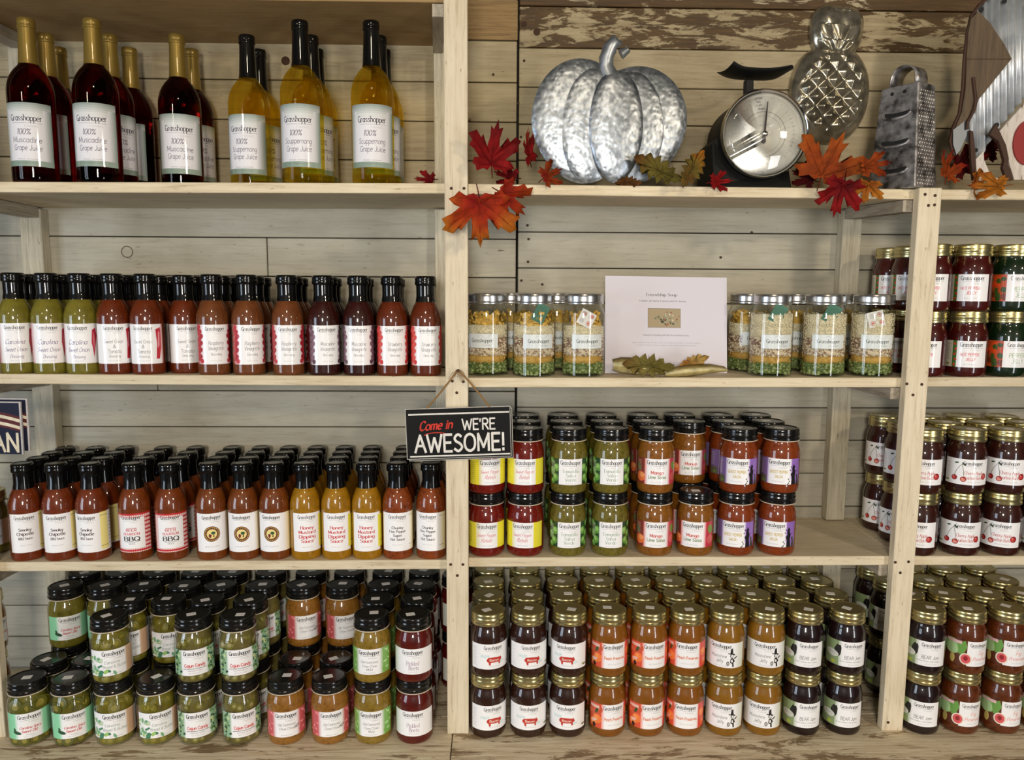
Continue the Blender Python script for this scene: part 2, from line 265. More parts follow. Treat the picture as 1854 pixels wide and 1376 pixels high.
# ------------------------------------------------------------------ lettering: pen strokes turned into flat ribbons
G = {
'a':(5,'~4.3 4 2.4 5 .6 3.6 .6 1.3 2.2 0 4.3 1.4;4.4 5 4.4 0'),'b':(5,'.6 8 .6 0;~.6 1.2 2.6 0 4.5 1.2 4.5 3.8 2.6 5 .6 3.8'),
'c':(4.6,'~4.2 4.2 2.5 5 .6 3.8 .6 1.3 2.5 0 4.3 .9'),'d':(5,'4.4 8 4.4 0;~4.4 3.9 2.5 5 .6 3.8 .6 1.2 2.5 0 4.4 1.2'),
'e':(4.9,'.6 2.8 4.4 2.8;~4.4 2.8 3.9 4.5 2.5 5 .8 4 .5 2.3 1.2 .5 2.8 0 4.3 .8'),'f':(3.4,'~3.6 7.6 2.4 8 1.5 7 1.5 5 1.5 0;.3 5 3.2 5'),
'g':(5,'~4.3 4 2.4 5 .6 3.6 .6 1.3 2.2 0 4.3 1.4;~4.4 5 4.4 -1 3.6 -2.6 2 -3 .6 -2.3'),'h':(5,'.6 8 .6 0;~.6 3.6 2.4 5 4.2 4 4.4 2.5 4.4 0'),
'i':(2,'1 5 1 0;1 7 1 6.4'),'j':(2.2,'~1.4 5 1.4 -1.5 .8 -2.8 -.4 -2.8;1.4 7 1.4 6.4'),'k':(4.6,'.6 8 .6 0;4.2 5 .7 2.2;1.8 3 4.4 0'),'l':(2,'1 8 1 0'),
'm':(7.1,'.6 5 .6 0;~.6 3.8 2.2 5 3.5 3.8 3.5 0;~3.5 3.8 5.1 5 6.5 3.8 6.5 0'),'n':(5,'.6 5 .6 0;~.6 3.6 2.4 5 4.2 4 4.4 2.5 4.4 0'),
'o':(5,'~2.5 5 .6 3.8 .6 1.2 2.5 0 4.4 1.2 4.4 3.8 2.5 5'),'p':(5,'.6 5 .6 -3;~.6 1.2 2.6 0 4.5 1.2 4.5 3.8 2.6 5 .6 3.8'),
'q':(5,'4.4 5 4.4 -3;~4.4 3.9 2.5 5 .6 3.8 .6 1.2 2.5 0 4.4 1.2'),'r':(3.6,'.6 5 .6 0;~.6 3.4 1.8 4.9 3.4 4.7'),
's':(4.4,'~3.8 4.3 2.3 5 .8 4 1.6 2.8 3.2 2.2 4 1.1 2.4 0 .6 .8'),'t':(3.5,'1.6 7 1.6 1;~1.6 1 2.2 0 3.4 .4;.3 5 3.3 5'),
'u':(5,'~.6 5 .6 1.6 2.2 0 4.3 1.4;4.4 5 4.4 0'),'v':(4.6,'.3 5 2.3 0;2.3 0 4.4 5'),'w':(6.6,'.3 5 1.9 0;1.9 0 3.3 4.5;3.3 4.5 4.8 0;4.8 0 6.3 5'),
'x':(4.6,'.4 5 4.3 0;4.3 5 .4 0'),'y':(4.6,'.4 5 2.4 0;4.4 5 1.3 -3'),'z':(4.4,'.5 5 4 5;4 5 .5 0;.5 0 4.1 0'),
'A':(6.4,'3.2 8 .3 0;3.2 8 6.1 0;1.4 3 5 3'),'B':(5.8,'.8 8 .8 0;~.8 8 3.8 8 4.9 6.2 3.8 4.4 .8 4.4;~.8 4.4 4.2 4.3 5.4 2.2 4.2 0 .8 0'),
'C':(6,'~5.6 6.6 3.6 8 1.2 6.8 .5 4 1.2 1.2 3.6 0 5.7 1.3'),'D':(6.2,'.8 8 .8 0;~.8 8 3.6 7.8 5.6 6 5.6 2 3.6 .2 .8 0'),
'E':(5.2,'.8 8 .8 0;.8 8 4.9 8;.8 4.2 4.3 4.2;.8 0 4.9 0'),'F':(5,'.8 8 .8 0;.8 8 4.9 8;.8 4.2 4.2 4.2'),
'G':(6.4,'~5.6 6.6 3.6 8 1.2 6.8 .5 4 1.2 1.2 3.6 0 5.7 1.4;5.7 3.5 5.7 0;3.7 3.5 5.9 3.5'),'H':(6.2,'.8 8 .8 0;5.4 8 5.4 0;.8 4.2 5.4 4.2'),
'I':(2.2,'1.1 8 1.1 0'),'J':(4.4,'~3.6 8 3.6 2 2.8 .2 1.2 .2 .4 1.6'),'K':(5.8,'.8 8 .8 0;5.2 8 .9 3.6;2.2 4.8 5.4 0'),'L':(4.8,'.8 8 .8 0;.8 0 4.6 0'),
'M':(7.4,'.8 0 .8 8;.8 8 3.7 1.6;3.7 1.6 6.6 8;6.6 8 6.6 0'),'N':(6.4,'.8 0 .8 8;.8 8 5.6 0;5.6 0 5.6 8'),
'O':(6.8,'~3.4 8 1.2 6.8 .5 4 1.2 1.2 3.4 0 5.6 1.2 6.3 4 5.6 6.8 3.4 8'),'P':(5.4,'.8 8 .8 0;~.8 8 4 8 5.1 6 4 4 .8 4'),
'Q':(6.8,'~3.4 8 1.2 6.8 .5 4 1.2 1.2 3.4 0 5.6 1.2 6.3 4 5.6 6.8 3.4 8;4 2.2 6.4 -.6'),'R':(5.8,'.8 8 .8 0;~.8 8 4 8 5.1 6 4 4.1 .8 4.1;2.6 4.1 5.4 0'),'S':(5.4,'~4.7 6.8 2.8 8 .9 6.4 1.6 4.8 3.8 3.6 4.9 1.8 2.8 0 .5 1.3'),
'T':(5.6,'2.8 8 2.8 0;.2 8 5.4 8'),'U':(6,'~.8 8 .8 2.2 3 0 5.2 2.2 5.2 8'),'V':(6,'.2 8 3 0;3 0 5.8 8'),'W':(8.4,'.2 8 2.2 0;2.2 0 4.2 6.6;4.2 6.6 6.2 0;6.2 0 8.2 8'),
'Y':(5.8,'.2 8 2.9 4;5.6 8 2.9 4;2.9 4 2.9 0'),'Z':(5.4,'.5 8 5 8;5 8 .5 0;.5 0 5 0'),
'0':(5,'~2.5 8 .6 6 .6 2 2.5 0 4.4 2 4.4 6 2.5 8'),'1':(3,'.6 6.6 2 8;2 8 2 0'),'2':(4.8,'~.5 6.4 2.4 8 4.3 6.2 3.2 3.6 .4 0;.4 0 4.5 0'),'3':(4.8,'~.6 7.2 2.6 8 4.2 6.2 2.2 4.3 4.4 2.2 2.4 0 .4 .9'),
'4':(5,'3.6 8 .3 2.4;.3 2.4 4.7 2.4;3.6 8 3.6 0'),'5':(4.8,'4.2 8 1 8;1 8 .8 4.6;~.8 4.6 2.8 5 4.4 2.6 2.6 0 .5 .8'),'6':(4.8,'~4 7.6 1.6 6.4 .5 2.6 2.4 0 4.4 2.4 2.4 4.6 .7 3'),
'7':(4.6,'.3 8 4.4 8;4.4 8 1.6 0'),'8':(4.8,'~2.4 8 .8 6.4 4 2.6 2.4 0 .6 1.8 3.9 6 2.4 8'),'9':(4.8,'~.9 .4 3.4 1.8 4.4 5.6 2.4 8 .5 5.6 2.4 3.6 4.2 5'),
'%':(7,'5.4 8 1.4 0;~1.6 8 .6 6.6 1.6 5.2 2.6 6.6 1.6 8;~5.2 2.8 4.2 1.4 5.2 0 6.2 1.4 5.2 2.8'),
'&':(6,'~5.4 0 1.6 5.6 1.6 7.4 2.8 8 3.8 6.8 1 3.2 .8 1 2.4 0 4.4 1.2 5.2 3.4'),'!':(2.2,'1.1 8 1.1 2.4;1.1 .7 1.1 0'),"'":(1.8,'1 8 .8 6'),
'.':(1.8,'.9 .5 .9 0'),',':(1.8,'1 .5 .6 -1.2'),'(':(2.4,'~2 8.4 .7 5.5 .7 2 2 -1'),')':(2.4,'~.5 8.4 1.8 5.5 1.8 2 .5 -1'),'-':(3.4,'.5 3 2.9 3'),' ':(2.8,''),
}
def catmull(p, n=3, closed=False):
    if len(p) < 3: return p
    out = []; N = len(p)
    for i in range(N-1):
        p0 = p[i-1] if i > 0 else (p[-2] if closed else p[0]); p1 = p[i]; p2 = p[i+1]; p3 = p[i+2] if i+2 < N else (p[1] if closed else p[-1])
        for k in range(n):
            t = k/n
            out.append(tuple(.5*(2*p1[j]+(p2[j]-p0[j])*t+(2*p0[j]-5*p1[j]+4*p2[j]-p3[j])*t*t+(3*p1[j]-p0[j]-3*p2[j]+p3[j])*t**3) for j in (0, 1)))
    out.append(p[-1]); return out
STY = {  # thin, thick, slant, nib angle, serif, x-scale
 'serif': (.32, 1.05, 0, 0, 1, 1.0), 'logo': (.5, 1.35, 0, 0, 1, .98), 'sans': (.8, .8, 0, 0, 0, 1.0), 'bold': (1.35, 1.35, 0, 0, 0, 1.08), 'slab': (.9, 1.5, 0, 0, 2, 1.12),
 'script': (.35, 1.0, .3, .6, 0, .95), 'hand': (.7, .7, .12, 0, 0, 1.15), 'italic': (.35, .95, .22, 0, 0, .88), 'brush': (.9, 1.6, .34, .5, 0, .92), 'cond': (1.25, 1.25, 0, 0, 0, .80), 'outline': (.38, .38, 0, 0, 0, 1.05),
}
def text_polys(txt, size, style):
    thin, thick, slant, nib, serif, xs = STY[style]; k = size/8.; quads = []; x = 0
    for ch in txt:
        wd, st = G.get(ch, G['-'])
        for s in [q for q in st.split(';') if q]:
            sm = s[0] == '~'; nums = [float(a) for a in s.lstrip('~').split()]
            p = [(nums[i]+x, nums[i+1]) for i in range(0, len(nums), 2)]
            closed = sm and p[0] == p[-1]
            if sm: p = catmull(p, 3, closed)
            elif serif and abs(p[0][0]-p[-1][0]) < .2:
                for e in (p[0], p[-1]):
                    if serif == 2 or e[1] in (0, 8, 5, -3): quads.append([(e[0]-.95, e[1]-.22), (e[0]+.95, e[1]-.22), (e[0]+.95, e[1]+.22), (e[0]-.95, e[1]+.22)])
            if not sm:
                dx, dy = p[1][0]-p[0][0], p[1][1]-p[0][1]; l = math.hypot(dx, dy) or 1; e = .3*thin
                p = [(p[0][0]-dx/l*e, p[0][1]-dy/l*e), (p[1][0]+dx/l*e, p[1][1]+dy/l*e)]
            L = []; Rr = []
            for i, (a, b) in enumerate(p):
                q0 = p[max(i-1, 0)] if not (closed and i == 0) else p[-2]; q1 = p[min(i+1, len(p)-1)] if not (closed and i == len(p)-1) else p[1]
                dx, dy = q1[0]-q0[0], q1[1]-q0[1]; l = math.hypot(dx, dy) or 1; dx /= l; dy /= l
                wv = (thin+(thick-thin)*abs(dy*math.cos(nib)-dx*math.sin(nib)))/2
                L.append((a-dy*wv, b+dx*wv)); Rr.append((a+dy*wv, b-dx*wv))
            for i in range(len(p)-1): quads.append([Rr[i], Rr[i+1], L[i+1], L[i]])
        x += wd+.5
    tot = (x-.5)*k*xs
    return [[((a+b*slant)*k*xs-tot/2, b*k) for a, b in q] for q in quads], tot

class Print:
    """flat print in millimetres (s to the right, t up), wrapped on a cylinder of radius R (mm) or left flat (R=None); each layer lies .05 mm above the last"""
    def __init__(s, R=None): s.mb = MB(); s.R = R; s.n = 0; s.f = None
    def P(s, a, b, lay):
        if s.R is None: return (a*.001, -lay*.00003, b*.001)
        r = (s.R+.1+lay*.009)*.001; g_ = 2.5; k = math.floor(a/g_+1e-6); u = a/g_-k
        t0, t1 = k*g_/s.R, (k+1)*g_/s.R
        return (r*(math.sin(t0)*(1-u)+math.sin(t1)*u), -r*(math.cos(t0)*(1-u)+math.cos(t1)*u), b*.001)
    def poly(s, pts, col, lay=None):
        """polygons are cut where the wrapped sheet bends, so that every layer lies flat on the one below"""
        lay = s.n if lay is None else lay
        if s.R is None: s.mb.add([s.P(a, b, lay) for a, b in pts], [tuple(range(len(pts)))], col); return
        lo, hi = min(p[0] for p in pts), max(p[0] for p in pts); k0, k1 = math.floor(lo/2.5+1e-6), math.ceil(hi/2.5-1e-6)
        for k in range(k0, max(k1, k0+1)):
            q = list(pts)
            for lim, sg in ((k*2.5, 1), ((k+1)*2.5, -1)):
                out = []
                for i in range(len(q)):
                    A, B = q[i-1], q[i]; ina, inb = sg*(A[0]-lim) >= -1e-9, sg*(B[0]-lim) >= -1e-9
                    if ina != inb: u = (lim-A[0])/(B[0]-A[0]); out.append((lim, A[1]+(B[1]-A[1])*u))
                    if inb: out.append(B)
                q = out
                if len(q) < 3: break
            if len(q) < 3: continue
            e = 1e-7; mid = (k+.5)*2.5
            s.mb.add([s.P(min(max(a, k*2.5), (k+1)*2.5-1e-4), b, lay) for a, b in q], [tuple(range(len(q)))], col)
    def up(s): s.n += 1; return s
    def rect(s, s0, t0, s1, t1, col, col2=None, vert=False):
        if col2 is None: s.poly([(s0, t0), (s1, t0), (s1, t1), (s0, t1)], col); s.n += 1; return s
        n = 6
        for i in range(n):
            u = (i+.5)/n; c = tuple(a+(b-a)*u for a, b in zip(col, col2)); x0, x1 = s0+(s1-s0)*i/n, s0+(s1-s0)*(i+1)/n
            s.poly([(x0, t0), (x1, t0), (x1, t1), (x0, t1)], c)
        s.n += 1; return s
    def ell(s, a, b, ra, rb, col, rot=0, n=14):
        pts = []
        for i in range(n):
            t = 2*PI*i/n; x, y = ra*math.cos(t), rb*math.sin(t)
            pts.append((a+x*math.cos(rot)-y*math.sin(rot), b+x*math.sin(rot)+y*math.cos(rot)))
        s.poly(pts, col)
        s.n += 1; return s
    def ring(s, a, b, r0, r1, col, n=40, a0=0, a1=2*PI):
        for i in range(n):
            t, u = a0+(a1-a0)*i/n, a0+(a1-a0)*(i+1)/n
            s.poly([(a+r0*math.cos(t), b+r0*math.sin(t)), (a+r1*math.cos(t), b+r1*math.sin(t)), (a+r1*math.cos(u), b+r1*math.sin(u)), (a+r0*math.cos(u), b+r0*math.sin(u))], col)
        s.n += 1; return s
    def text(s, txt, a, b, size, col, style='sans', rot=0, fit=None, shadow=None):
        qs, tot = text_polys(txt, size, style); f = 1 if fit is None else fit/tot; c, sn = math.cos(rot), math.sin(rot)
        for i, q in enumerate(qs): s.poly([(a+x*f*c-y*sn, b+x*f*sn+y*c) for x, y in q], col, s.n+.1*(i % 9))
        s.n += 1; return s
    def shape(s, pts, col, a=0, b=0, k=1):
        s.poly([(a+x*k, b+y*k) for x, y in pts], col); s.n += 1; return s
W_ = srgb(248, 247, 248); INK = srgb(40, 38, 42); GREY = srgb(150, 150, 152); LG = srgb(196, 198, 198)
def brand(p, a, t, wd=40, ink=INK):
    p.text('Grasshopper', a, t, wd*.195, ink, 'logo', fit=wd)
    p.rect(a-wd*.42, t-wd*.075, a+wd*.5, t-wd*.063, GREY)
    p.text('FARMS', a+wd*.18, t-wd*.2, wd*.065, LG, 'sans', fit=wd*.42)
def fine(p, a, t, wd=20, txt='NET WT 12 FL OZ (355 ML)', col=GREY): p.text(txt, a, t, 1.5, col, 'sans', fit=wd)
RB, RJ, RW, RQ = 29.8, 36.6, 39.2, 41.5
# --- every label is centred on s=0, which faces the shopper before the jar is turned
def lab_bottle(extra, a0=-38, a1=38, z0=21, z1=96, a=0):
    p = Print(RB); p.rect(a0, z0, a1, z1, W_); extra(p); brand(p, a, z1-11, 36); return p
def L_onion():
    def e(p):
        p.rect(-38, 21, -24, 96, srgb(190, 60, 80), W_); p.shape([(24, 60), (26, 84), (33, 88), (36, 72), (31, 50), (28, 30), (26, 50)], srgb(196, 48, 76)); p.shape([(27, 62), (29, 80), (31, 70), (29, 45)], srgb(228, 130, 140))
        c = srgb(92, 60, 120); p.text('Carolina', -1, 57, 9, c, 'script', fit=33).text('Sweet Onion', 0, 43, 8, c, 'script', fit=38).text('Dressing', 1, 31, 6, c, 'script', fit=22); fine(p, 0, 25)
    return lab_bottle(e)
def L_tomato():
    def e(p):
        p.shape([(23, 30), (25, 60), (23, 86), (33, 90), (37, 70), (34, 50), (30, 30)], srgb(198, 44, 60)); p.shape([(26, 50), (28, 82), (31, 80), (30, 55)], srgb(236, 150, 160)); p.rect(34, 21, 38, 96, srgb(220, 170, 170))
        c = srgb(54, 50, 52); p.text('Sweet Onion', -1, 60, 6.5, c, 'hand', fit=34).text('&', 0, 51, 6, c, 'hand').text('Tomato', 0, 41, 7, c, 'hand', fit=24).text('Dressing', 0, 33, 5, c, 'hand', fit=20); fine(p, 0, 26)
    return lab_bottle(e)
def vin(word, side, side2):
    def e(p):
        for sg in (-1, 1):
            p.rect(sg*38, 21, sg*22, 96, side, W_)
            for k in range(16): p.ell(sg*(27+(k*7 % 11)), 27+k*4.3, 4.6, 4.6, tuple(a+(b_-a)*(.2+.5*(k % 3)/2) for a, b_ in zip(side, side2)), k)
        p.rect(-20, 22, 22, 95, W_)
        c = srgb(86, 84, 88); p.text(word, 1, 58, 7.4, c, 'italic', fit=28).text('Vinaigrette', 1, 48, 7.4, c, 'italic', fit=29).text('Dressing', 1, 38, 4.6, c, 'serif', fit=19); fine(p, 1, 27)
    return lab_bottle(e)
def L_smoky():
    def e(p):
        p.rect(21, 21, 38, 96, srgb(250, 236, 150)); p.rect(38, 21, 50, 96, W_)
        for k in range(9): p.rect(39, 30+k*7, 48, 30.7+k*7, INK)
        p.rect(21, 89, 37, 89.7, INK); p.rect(21, 28, 37, 28.7, INK)
        c = srgb(74, 36, 40); p.text('Smoky', -5, 61, 5.5, c, 'slab', fit=22).text('Chipotle', -5, 52.5, 6, c, 'slab', fit=29).text('BBQ Sauce', -5, 44, 4.4, c, 'slab', fit=24); fine(p, -5, 32)
    return lab_bottle(e, -34, 50, 18, 95, -5)
def L_beer():
    def e(p):
        red = srgb(196, 40, 44); pk = srgb(232, 150, 150)
        p.rect(-36, 18, 36, 95, pk)
        for k in range(18): p.rect(-36+k*4, 18, -34+k*4, 95, srgb(240, 226, 224))
        for k in range(10): p.rect(-36, 20+k*8, 36, 23.5+k*8, red) if k in (0, 9) else p.rect(22, 20+k*8, 36, 23+k*8, red)
        p.rect(-28, 26, 22, 87, W_)
        p.text('BEER', -3, 60, 5, srgb(206, 90, 96), 'slab', fit=20).text('BOURBON', -3, 52.5, 5, srgb(206, 90, 96), 'slab', fit=30).text('BBQ', -3, 41, 8.5, srgb(50, 48, 50), 'slab', fit=30).text('SAUCE', -3, 34, 3.2, INK, 'sans', fit=12); p.rect(-12, 66, 7, 66.8, red); p.rect(-15, 38.6, 9, 39.1, INK)
    return lab_bottle(e, -36, 36, 18, 95, -3)
def L_badge():
    def e(p):
        p.rect(21, 18, 40, 95, W_, srgb(250, 226, 120)); a = -4; t = 54
        p.ell(a, t, 15.5, 15.5, srgb(88, 46, 30), n=26).ell(a, t, 14.3, 14.3, srgb(208, 150, 60), n=26).ell(a, t, 13.6, 13.6, srgb(96, 44, 28), n=26).ell(a, t, 9.6, 9.6, srgb(240, 218, 140), n=22)
        for k in range(22):
            an = 2*PI*k/22; p.text('OBURGSVANDUEM'[k % 13], a+11.6*math.cos(an), t+11.6*math.sin(an), 2.1, srgb(236, 206, 120), 'bold', rot=an-PI/2)
        p.ell(a+2.5, t+2, 4, 3, srgb(52, 92, 60))
        for dx, dy in ((-4, -1), (-2, -2), (-4.5, -3.5), (-2.5, -4.5), (-3.5, -6)): p.ell(a+dx, t+dy, 1.6, 1.6, srgb(110, 30, 50), n=8)
        p.shape([(a+3, t), (a+4, t), (a+4.6, t-6), (a+2, t-6)], srgb(90, 60, 30)); fine(p, a, 28, 26, 'NET WT 12 FL OZ (355 ML)', srgb(90, 110, 170))
    return lab_bottle(e, -36, 40, 18, 95, -4)
def L_honey():
    def e(p):
        p.rect(24, 24, 38, 90, srgb(236, 226, 70)); p.rect(30, 36, 37, 37, INK)
        c = srgb(206, 44, 52); a = -1; p.text('Honey', a, 63, 6.4, c, 'slab', fit=26).text('Mustard', a, 54, 6.4, c, 'slab', fit=34).text('Dipping', a, 45, 6.4, c, 'slab', fit=33).text('Sauce', a, 36, 6.4, c, 'slab', fit=25); fine(p, a, 26)
    return lab_bottle(e, -30, 30, 18, 95, -1)
def L_chunky():
    def e(p):
        p.rect(21, 18, 40, 95, W_, srgb(250, 232, 150)); p.rect(22, 88, 34, 88.7, INK); p.rect(22, 29, 34, 29.7, INK)
        c = srgb(64, 52, 62); a = -2; p.text('Chunky', a, 63, 5, c, 'slab', fit=23).text('Five Pepper', a, 55.5, 5, c, 'slab', fit=33).text('Super', a, 47.5, 5, c, 'slab', fit=18).text('Hot Sauce', a, 39.5, 5, c, 'slab', fit=29); fine(p, a, 30)
    return lab_bottle(e, -36, 40, 18, 95, -2)
def jarR(t): return RJ
def lab_jar(extra, a0=-46, a1=46, z0=19, z1=70, a=0, wd=41):
    p = Print(RJ); p.rect(a0, z0, a1, z1, W_); extra(p); brand(p, a, z1-11, wd); return p
def rnd(seed): return random.Random(seed)
def L_relish():
    def e(p):
        Y = srgb(238, 226, 60); p.rect(22, 19, 46, 70, Y); p.rect(-46, 19, -23, 70, Y); p.rect(-23, 19, -14, 70, srgb(236, 228, 160), W_)
        for k in range(9): p.rect(-43, 30+k*4, -33, 30.7+k*4, srgb(140, 130, 40))
        c = srgb(214, 90, 100); p.text('Sweet Pepper', -1, 42, 6.6, c, 'script', fit=38).text('Relish', -1, 31, 7.6, c, 'script', fit=21); fine(p, 0, 23, 22, 'NET WT 16 OZ (454 G)')
    return lab_jar(e)
def L_tomatillo():
    def e(p):
        r = rnd(3); dk = srgb(34, 66, 30)
        for sg in (-1, 1):
            p.rect(sg*46, 19, sg*24, 70, dk)
            for k, (a, t, q) in enumerate(((33, 32, 8), (30, 52, 8), (42, 44, 8), (44, 64, 7), (40, 24, 6))):
                p.ell(sg*a, t, q, q, srgb(96, 150, 60), 0, 12); p.ell(sg*a-1, t+1.5, q*.55, q*.6, srgb(150, 196, 104), .4, 10)
        for k in range(10): p.rect(-45, 36+k*3, -34, 36.8+k*3, srgb(220, 226, 200))
        p.rect(-24, 19, 24, 70, W_); c = srgb(126, 160, 128)
        p.text('Tomatillo', 0, 43, 6.6, c, 'serif', fit=34).text('Salsa', 0, 34.5, 6.6, c, 'serif', fit=20).text('Verde', 0, 26, 6.6, c, 'serif', fit=22); fine(p, 0, 21, 20, 'NET WT 16 OZ (454 G)')
    return lab_jar(e)
def L_mango():
    def e(p):
        p.rect(-46, 19, -26, 70, srgb(130, 48, 44)); p.rect(46, 19, 27, 70, srgb(196, 60, 76)); p.rect(-26, 19, -19, 70, srgb(226, 110, 90), W_); p.rect(27, 19, 21, 70, srgb(226, 110, 120), W_)
        p.ell(-35, 33, 11, 10, srgb(236, 116, 60)).ell(-32, 36, 6, 5, srgb(250, 160, 100)).ell(-40, 52, 5, 8, srgb(66, 84, 40), .5).ell(38, 55, 7, 9, srgb(116, 150, 60), .3).ell(38, 34, 9, 9, srgb(214, 96, 96))
        for k in range(8): p.rect(-44, 44+k*3, -34, 44.8+k*3, srgb(190, 170, 140))
        p.text('Mango', 0, 40, 6.2, srgb(206, 66, 48), 'bold', fit=25).text('Lime Salsa', 0, 31, 6.2, srgb(116, 138, 84), 'bold', fit=36); fine(p, 0, 23, 22, 'NET WT 16 OZ (454 G)')
    return lab_jar(e)
def L_ghost():
    def e(p):
        pu = srgb(150, 110, 196); p.rect(-46, 19, -24, 70, srgb(122, 96, 150)); p.rect(46, 19, 24, 70, pu); p.rect(-24, 19, -19, 70, srgb(186, 160, 210), W_); p.rect(24, 30, 20, 70, srgb(196, 170, 226), W_); p.rect(-46, 19, -26, 34, srgb(96, 96, 76))
        for k in range(9): p.rect(-44, 38+k*3.2, -34, 38.8+k*3.2, srgb(200, 190, 214))
        p.ell(-34, 24, 4, 2, srgb(110, 140, 50))
        p.text('GHOST PEPPER', -1, 41, 5.6, srgb(206, 176, 60), 'bold', fit=35).text('SALSA', -1, 32, 5.2, srgb(206, 176, 60), 'bold', fit=15)
        K = srgb(26, 24, 26); p.shape([(24, 19), (25, 32), (22, 40), (26, 44), (25, 52), (29, 60), (31, 50), (34, 44), (32, 36), (34, 19)], K); p.shape([(35, 19), (37, 30), (35, 38), (39, 40), (42, 30), (44, 19)], srgb(60, 66, 40)); p.ell(29, 54, 3, 3.4, K)
        for a, t in ((18, 22), (20, 26), (16, 20), (21, 48), (23, 54), (37, 46), (18, 30)): p.ell(a, t, 1.6, 1.2, K, .4, 6)
        fine(p, -2, 24, 22, 'NET WT 16 OZ (454 G)')
    return lab_jar(e)
def cherry(p, a, t, k=1):
    p.ell(a, t, 5.6*k, 5.4*k, srgb(150, 24, 26)).ell(a-1.2, t-.5, 3.6*k, 3.2*k, srgb(206, 70, 64)).ell(a-2, t+2, 1.2, 1, srgb(240, 190, 180), 0, 8)
def L_cherry():
    def e(p):
        cherry(p, -25, 32); cherry(p, -9, 30); p.ell(-9, 29, 3.6, 3, srgb(232, 150, 130)); cherry(p, 31, 36, 1.2)
        g = srgb(90, 100, 60)
        for x0, x1 in ((-25, -12), (-9, -13)):
            q = [(x0+(x1-x0)*(i/6)**1.6, 37+24*i/6) for i in range(7)]
            for i in range(6): p.poly([q[i], (q[i][0]+.9, q[i][1]), (q[i+1][0]+.9, q[i+1][1]), q[i+1]], g)
        p.up(); p.ell(-9, 60, 4.5, 1.8, srgb(60, 80, 40), -.8).ell(-22, 62, 4, 1.6, srgb(60, 80, 40), .2)
        for k in range(9): p.rect(-46, 32+k*3.6, -36, 32.6+k*3.6, GREY)
        p.ell(-40, 26, 4.6, 2, srgb(130, 140, 60))
        c = srgb(198, 74, 66); p.text('Cherry Apple', 10, 40, 6.4, c, 'serif', fit=35).text('Bourbon Butter', 10, 30.5, 6.4, c, 'serif', fit=37); fine(p, 11, 24, 24, 'NET WT 18 OZ (510 G)')
    return lab_jar(e, a=8, wd=36)
def L_hot():
    def e(p):
        p.rect(-52, 19, -30, 70, srgb(206, 200, 180)); p.rect(-30, 19, -22, 70, srgb(60, 104, 44))
        for k in range(9): p.rect(-50, 34+k*3.6, -33-(k*5 % 4), 34.8+k*3.6, srgb(130, 124, 112))
        for k in range(5): p.ell(-26+(k % 2)*2, 24+k*10, 2.2, 3, srgb(190, 60, 30), k)
        p.ell(-40, 25, 4.6, 2, srgb(130, 140, 60))
        c = srgb(226, 120, 128); p.text('HOT PEPPER', 1, 41, 5.4, c, 'bold', fit=33).text('JELLY', 3, 32, 5.4, c, 'bold', fit=17); fine(p, 2, 24, 22, 'NET WT 18 OZ (510 G)')
    return lab_jar(e, -52, 34, a=4)
def L_pepper():
    def e(p):
        p.rect(-52, 19, -17, 70, srgb(196, 78, 36)); r = rnd(9)
        for k in range(16):
            p.ell(-50+r.random()*31, 22+r.random()*45, 4+r.random()*3, 4+r.random()*3, (srgb(70, 92, 34), srgb(236, 80, 30), srgb(120, 50, 24), srgb(60, 80, 30))[k % 4], r.random()*3, 9)
        p.rect(-17, 19, 36, 70, W_); c = srgb(110, 160, 84)
        p.text('PEPPER', 8, 38, 8.4, c, 'outline', fit=31).text('PEPPER', 8.6, 37.4, 8.4, c, 'outline', fit=31).text('JELLY', 9, 27, 8, srgb(80, 130, 64), 'outline', fit=22).text('JELLY', 9.6, 26.6, 8, c, 'outline', fit=22); fine(p, 8, 22, 24, 'NET WT 18 OZ (510 G)')
    return lab_jar(e, -52, 36, a=9, wd=39)
def L_dill():
    def e(p):
        m = srgb(142, 216, 170); p.rect(24, 19, 46, 70, srgb(150, 222, 176)); p.rect(24, 19, 18, 70, srgb(150, 222, 176), W_); p.rect(-46, 19, -27, 70, m); p.rect(-27, 19, -20, 70, m, W_)
        p.ell(-23, 32, 8, 3.4, srgb(40, 80, 54), -.3).ell(-27, 37, 2.2, 5, srgb(40, 80, 54), .3)
        c = srgb(206, 48, 54); p.text('Carolina Spicy', 0, 39, 4.8, c, 'brush', fit=37).text('Sweet Dill', -2, 31.5, 5, c, 'brush', fit=27); fine(p, 0, 26, 14, 'Pickles', INK); fine(p, 0, 22, 22, 'NET WT 16 OZ (454 G)')
    return lab_jar(e)
def L_butter():
    def e(p):
        tn = srgb(214, 176, 142); p.rect(24, 19, 42, 70, tn); p.rect(24, 19, 20, 70, tn, W_); p.rect(42, 19, 52, 70, W_)
        for k in range(12): p.rect(27, 24+k*3.6, 40, 24.7+k*3.6, srgb(170, 120, 96))
        r = rnd(5)
        for k in range(26): p.ell(-44+r.random()*22+(r.random()*26 if k < 9 else 0), 21+(r.random()*10 if k < 9 else r.random()*34), 2+r.random()*3.5, 1.6+r.random()*2, (srgb(70, 130, 96), srgb(120, 176, 130), srgb(160, 200, 110), srgb(200, 216, 190))[k % 4], r.random()*3, 8)
        c = srgb(126, 146, 132); p.text('Carolina', -4, 43, 5.4, c, 'hand', fit=27).text('Bread & Butter', 1, 34, 5.8, c, 'hand', fit=43); fine(p, 2, 22, 22, 'NET WT 16 OZ (454 G)')
    return lab_jar(e, -46, 52)
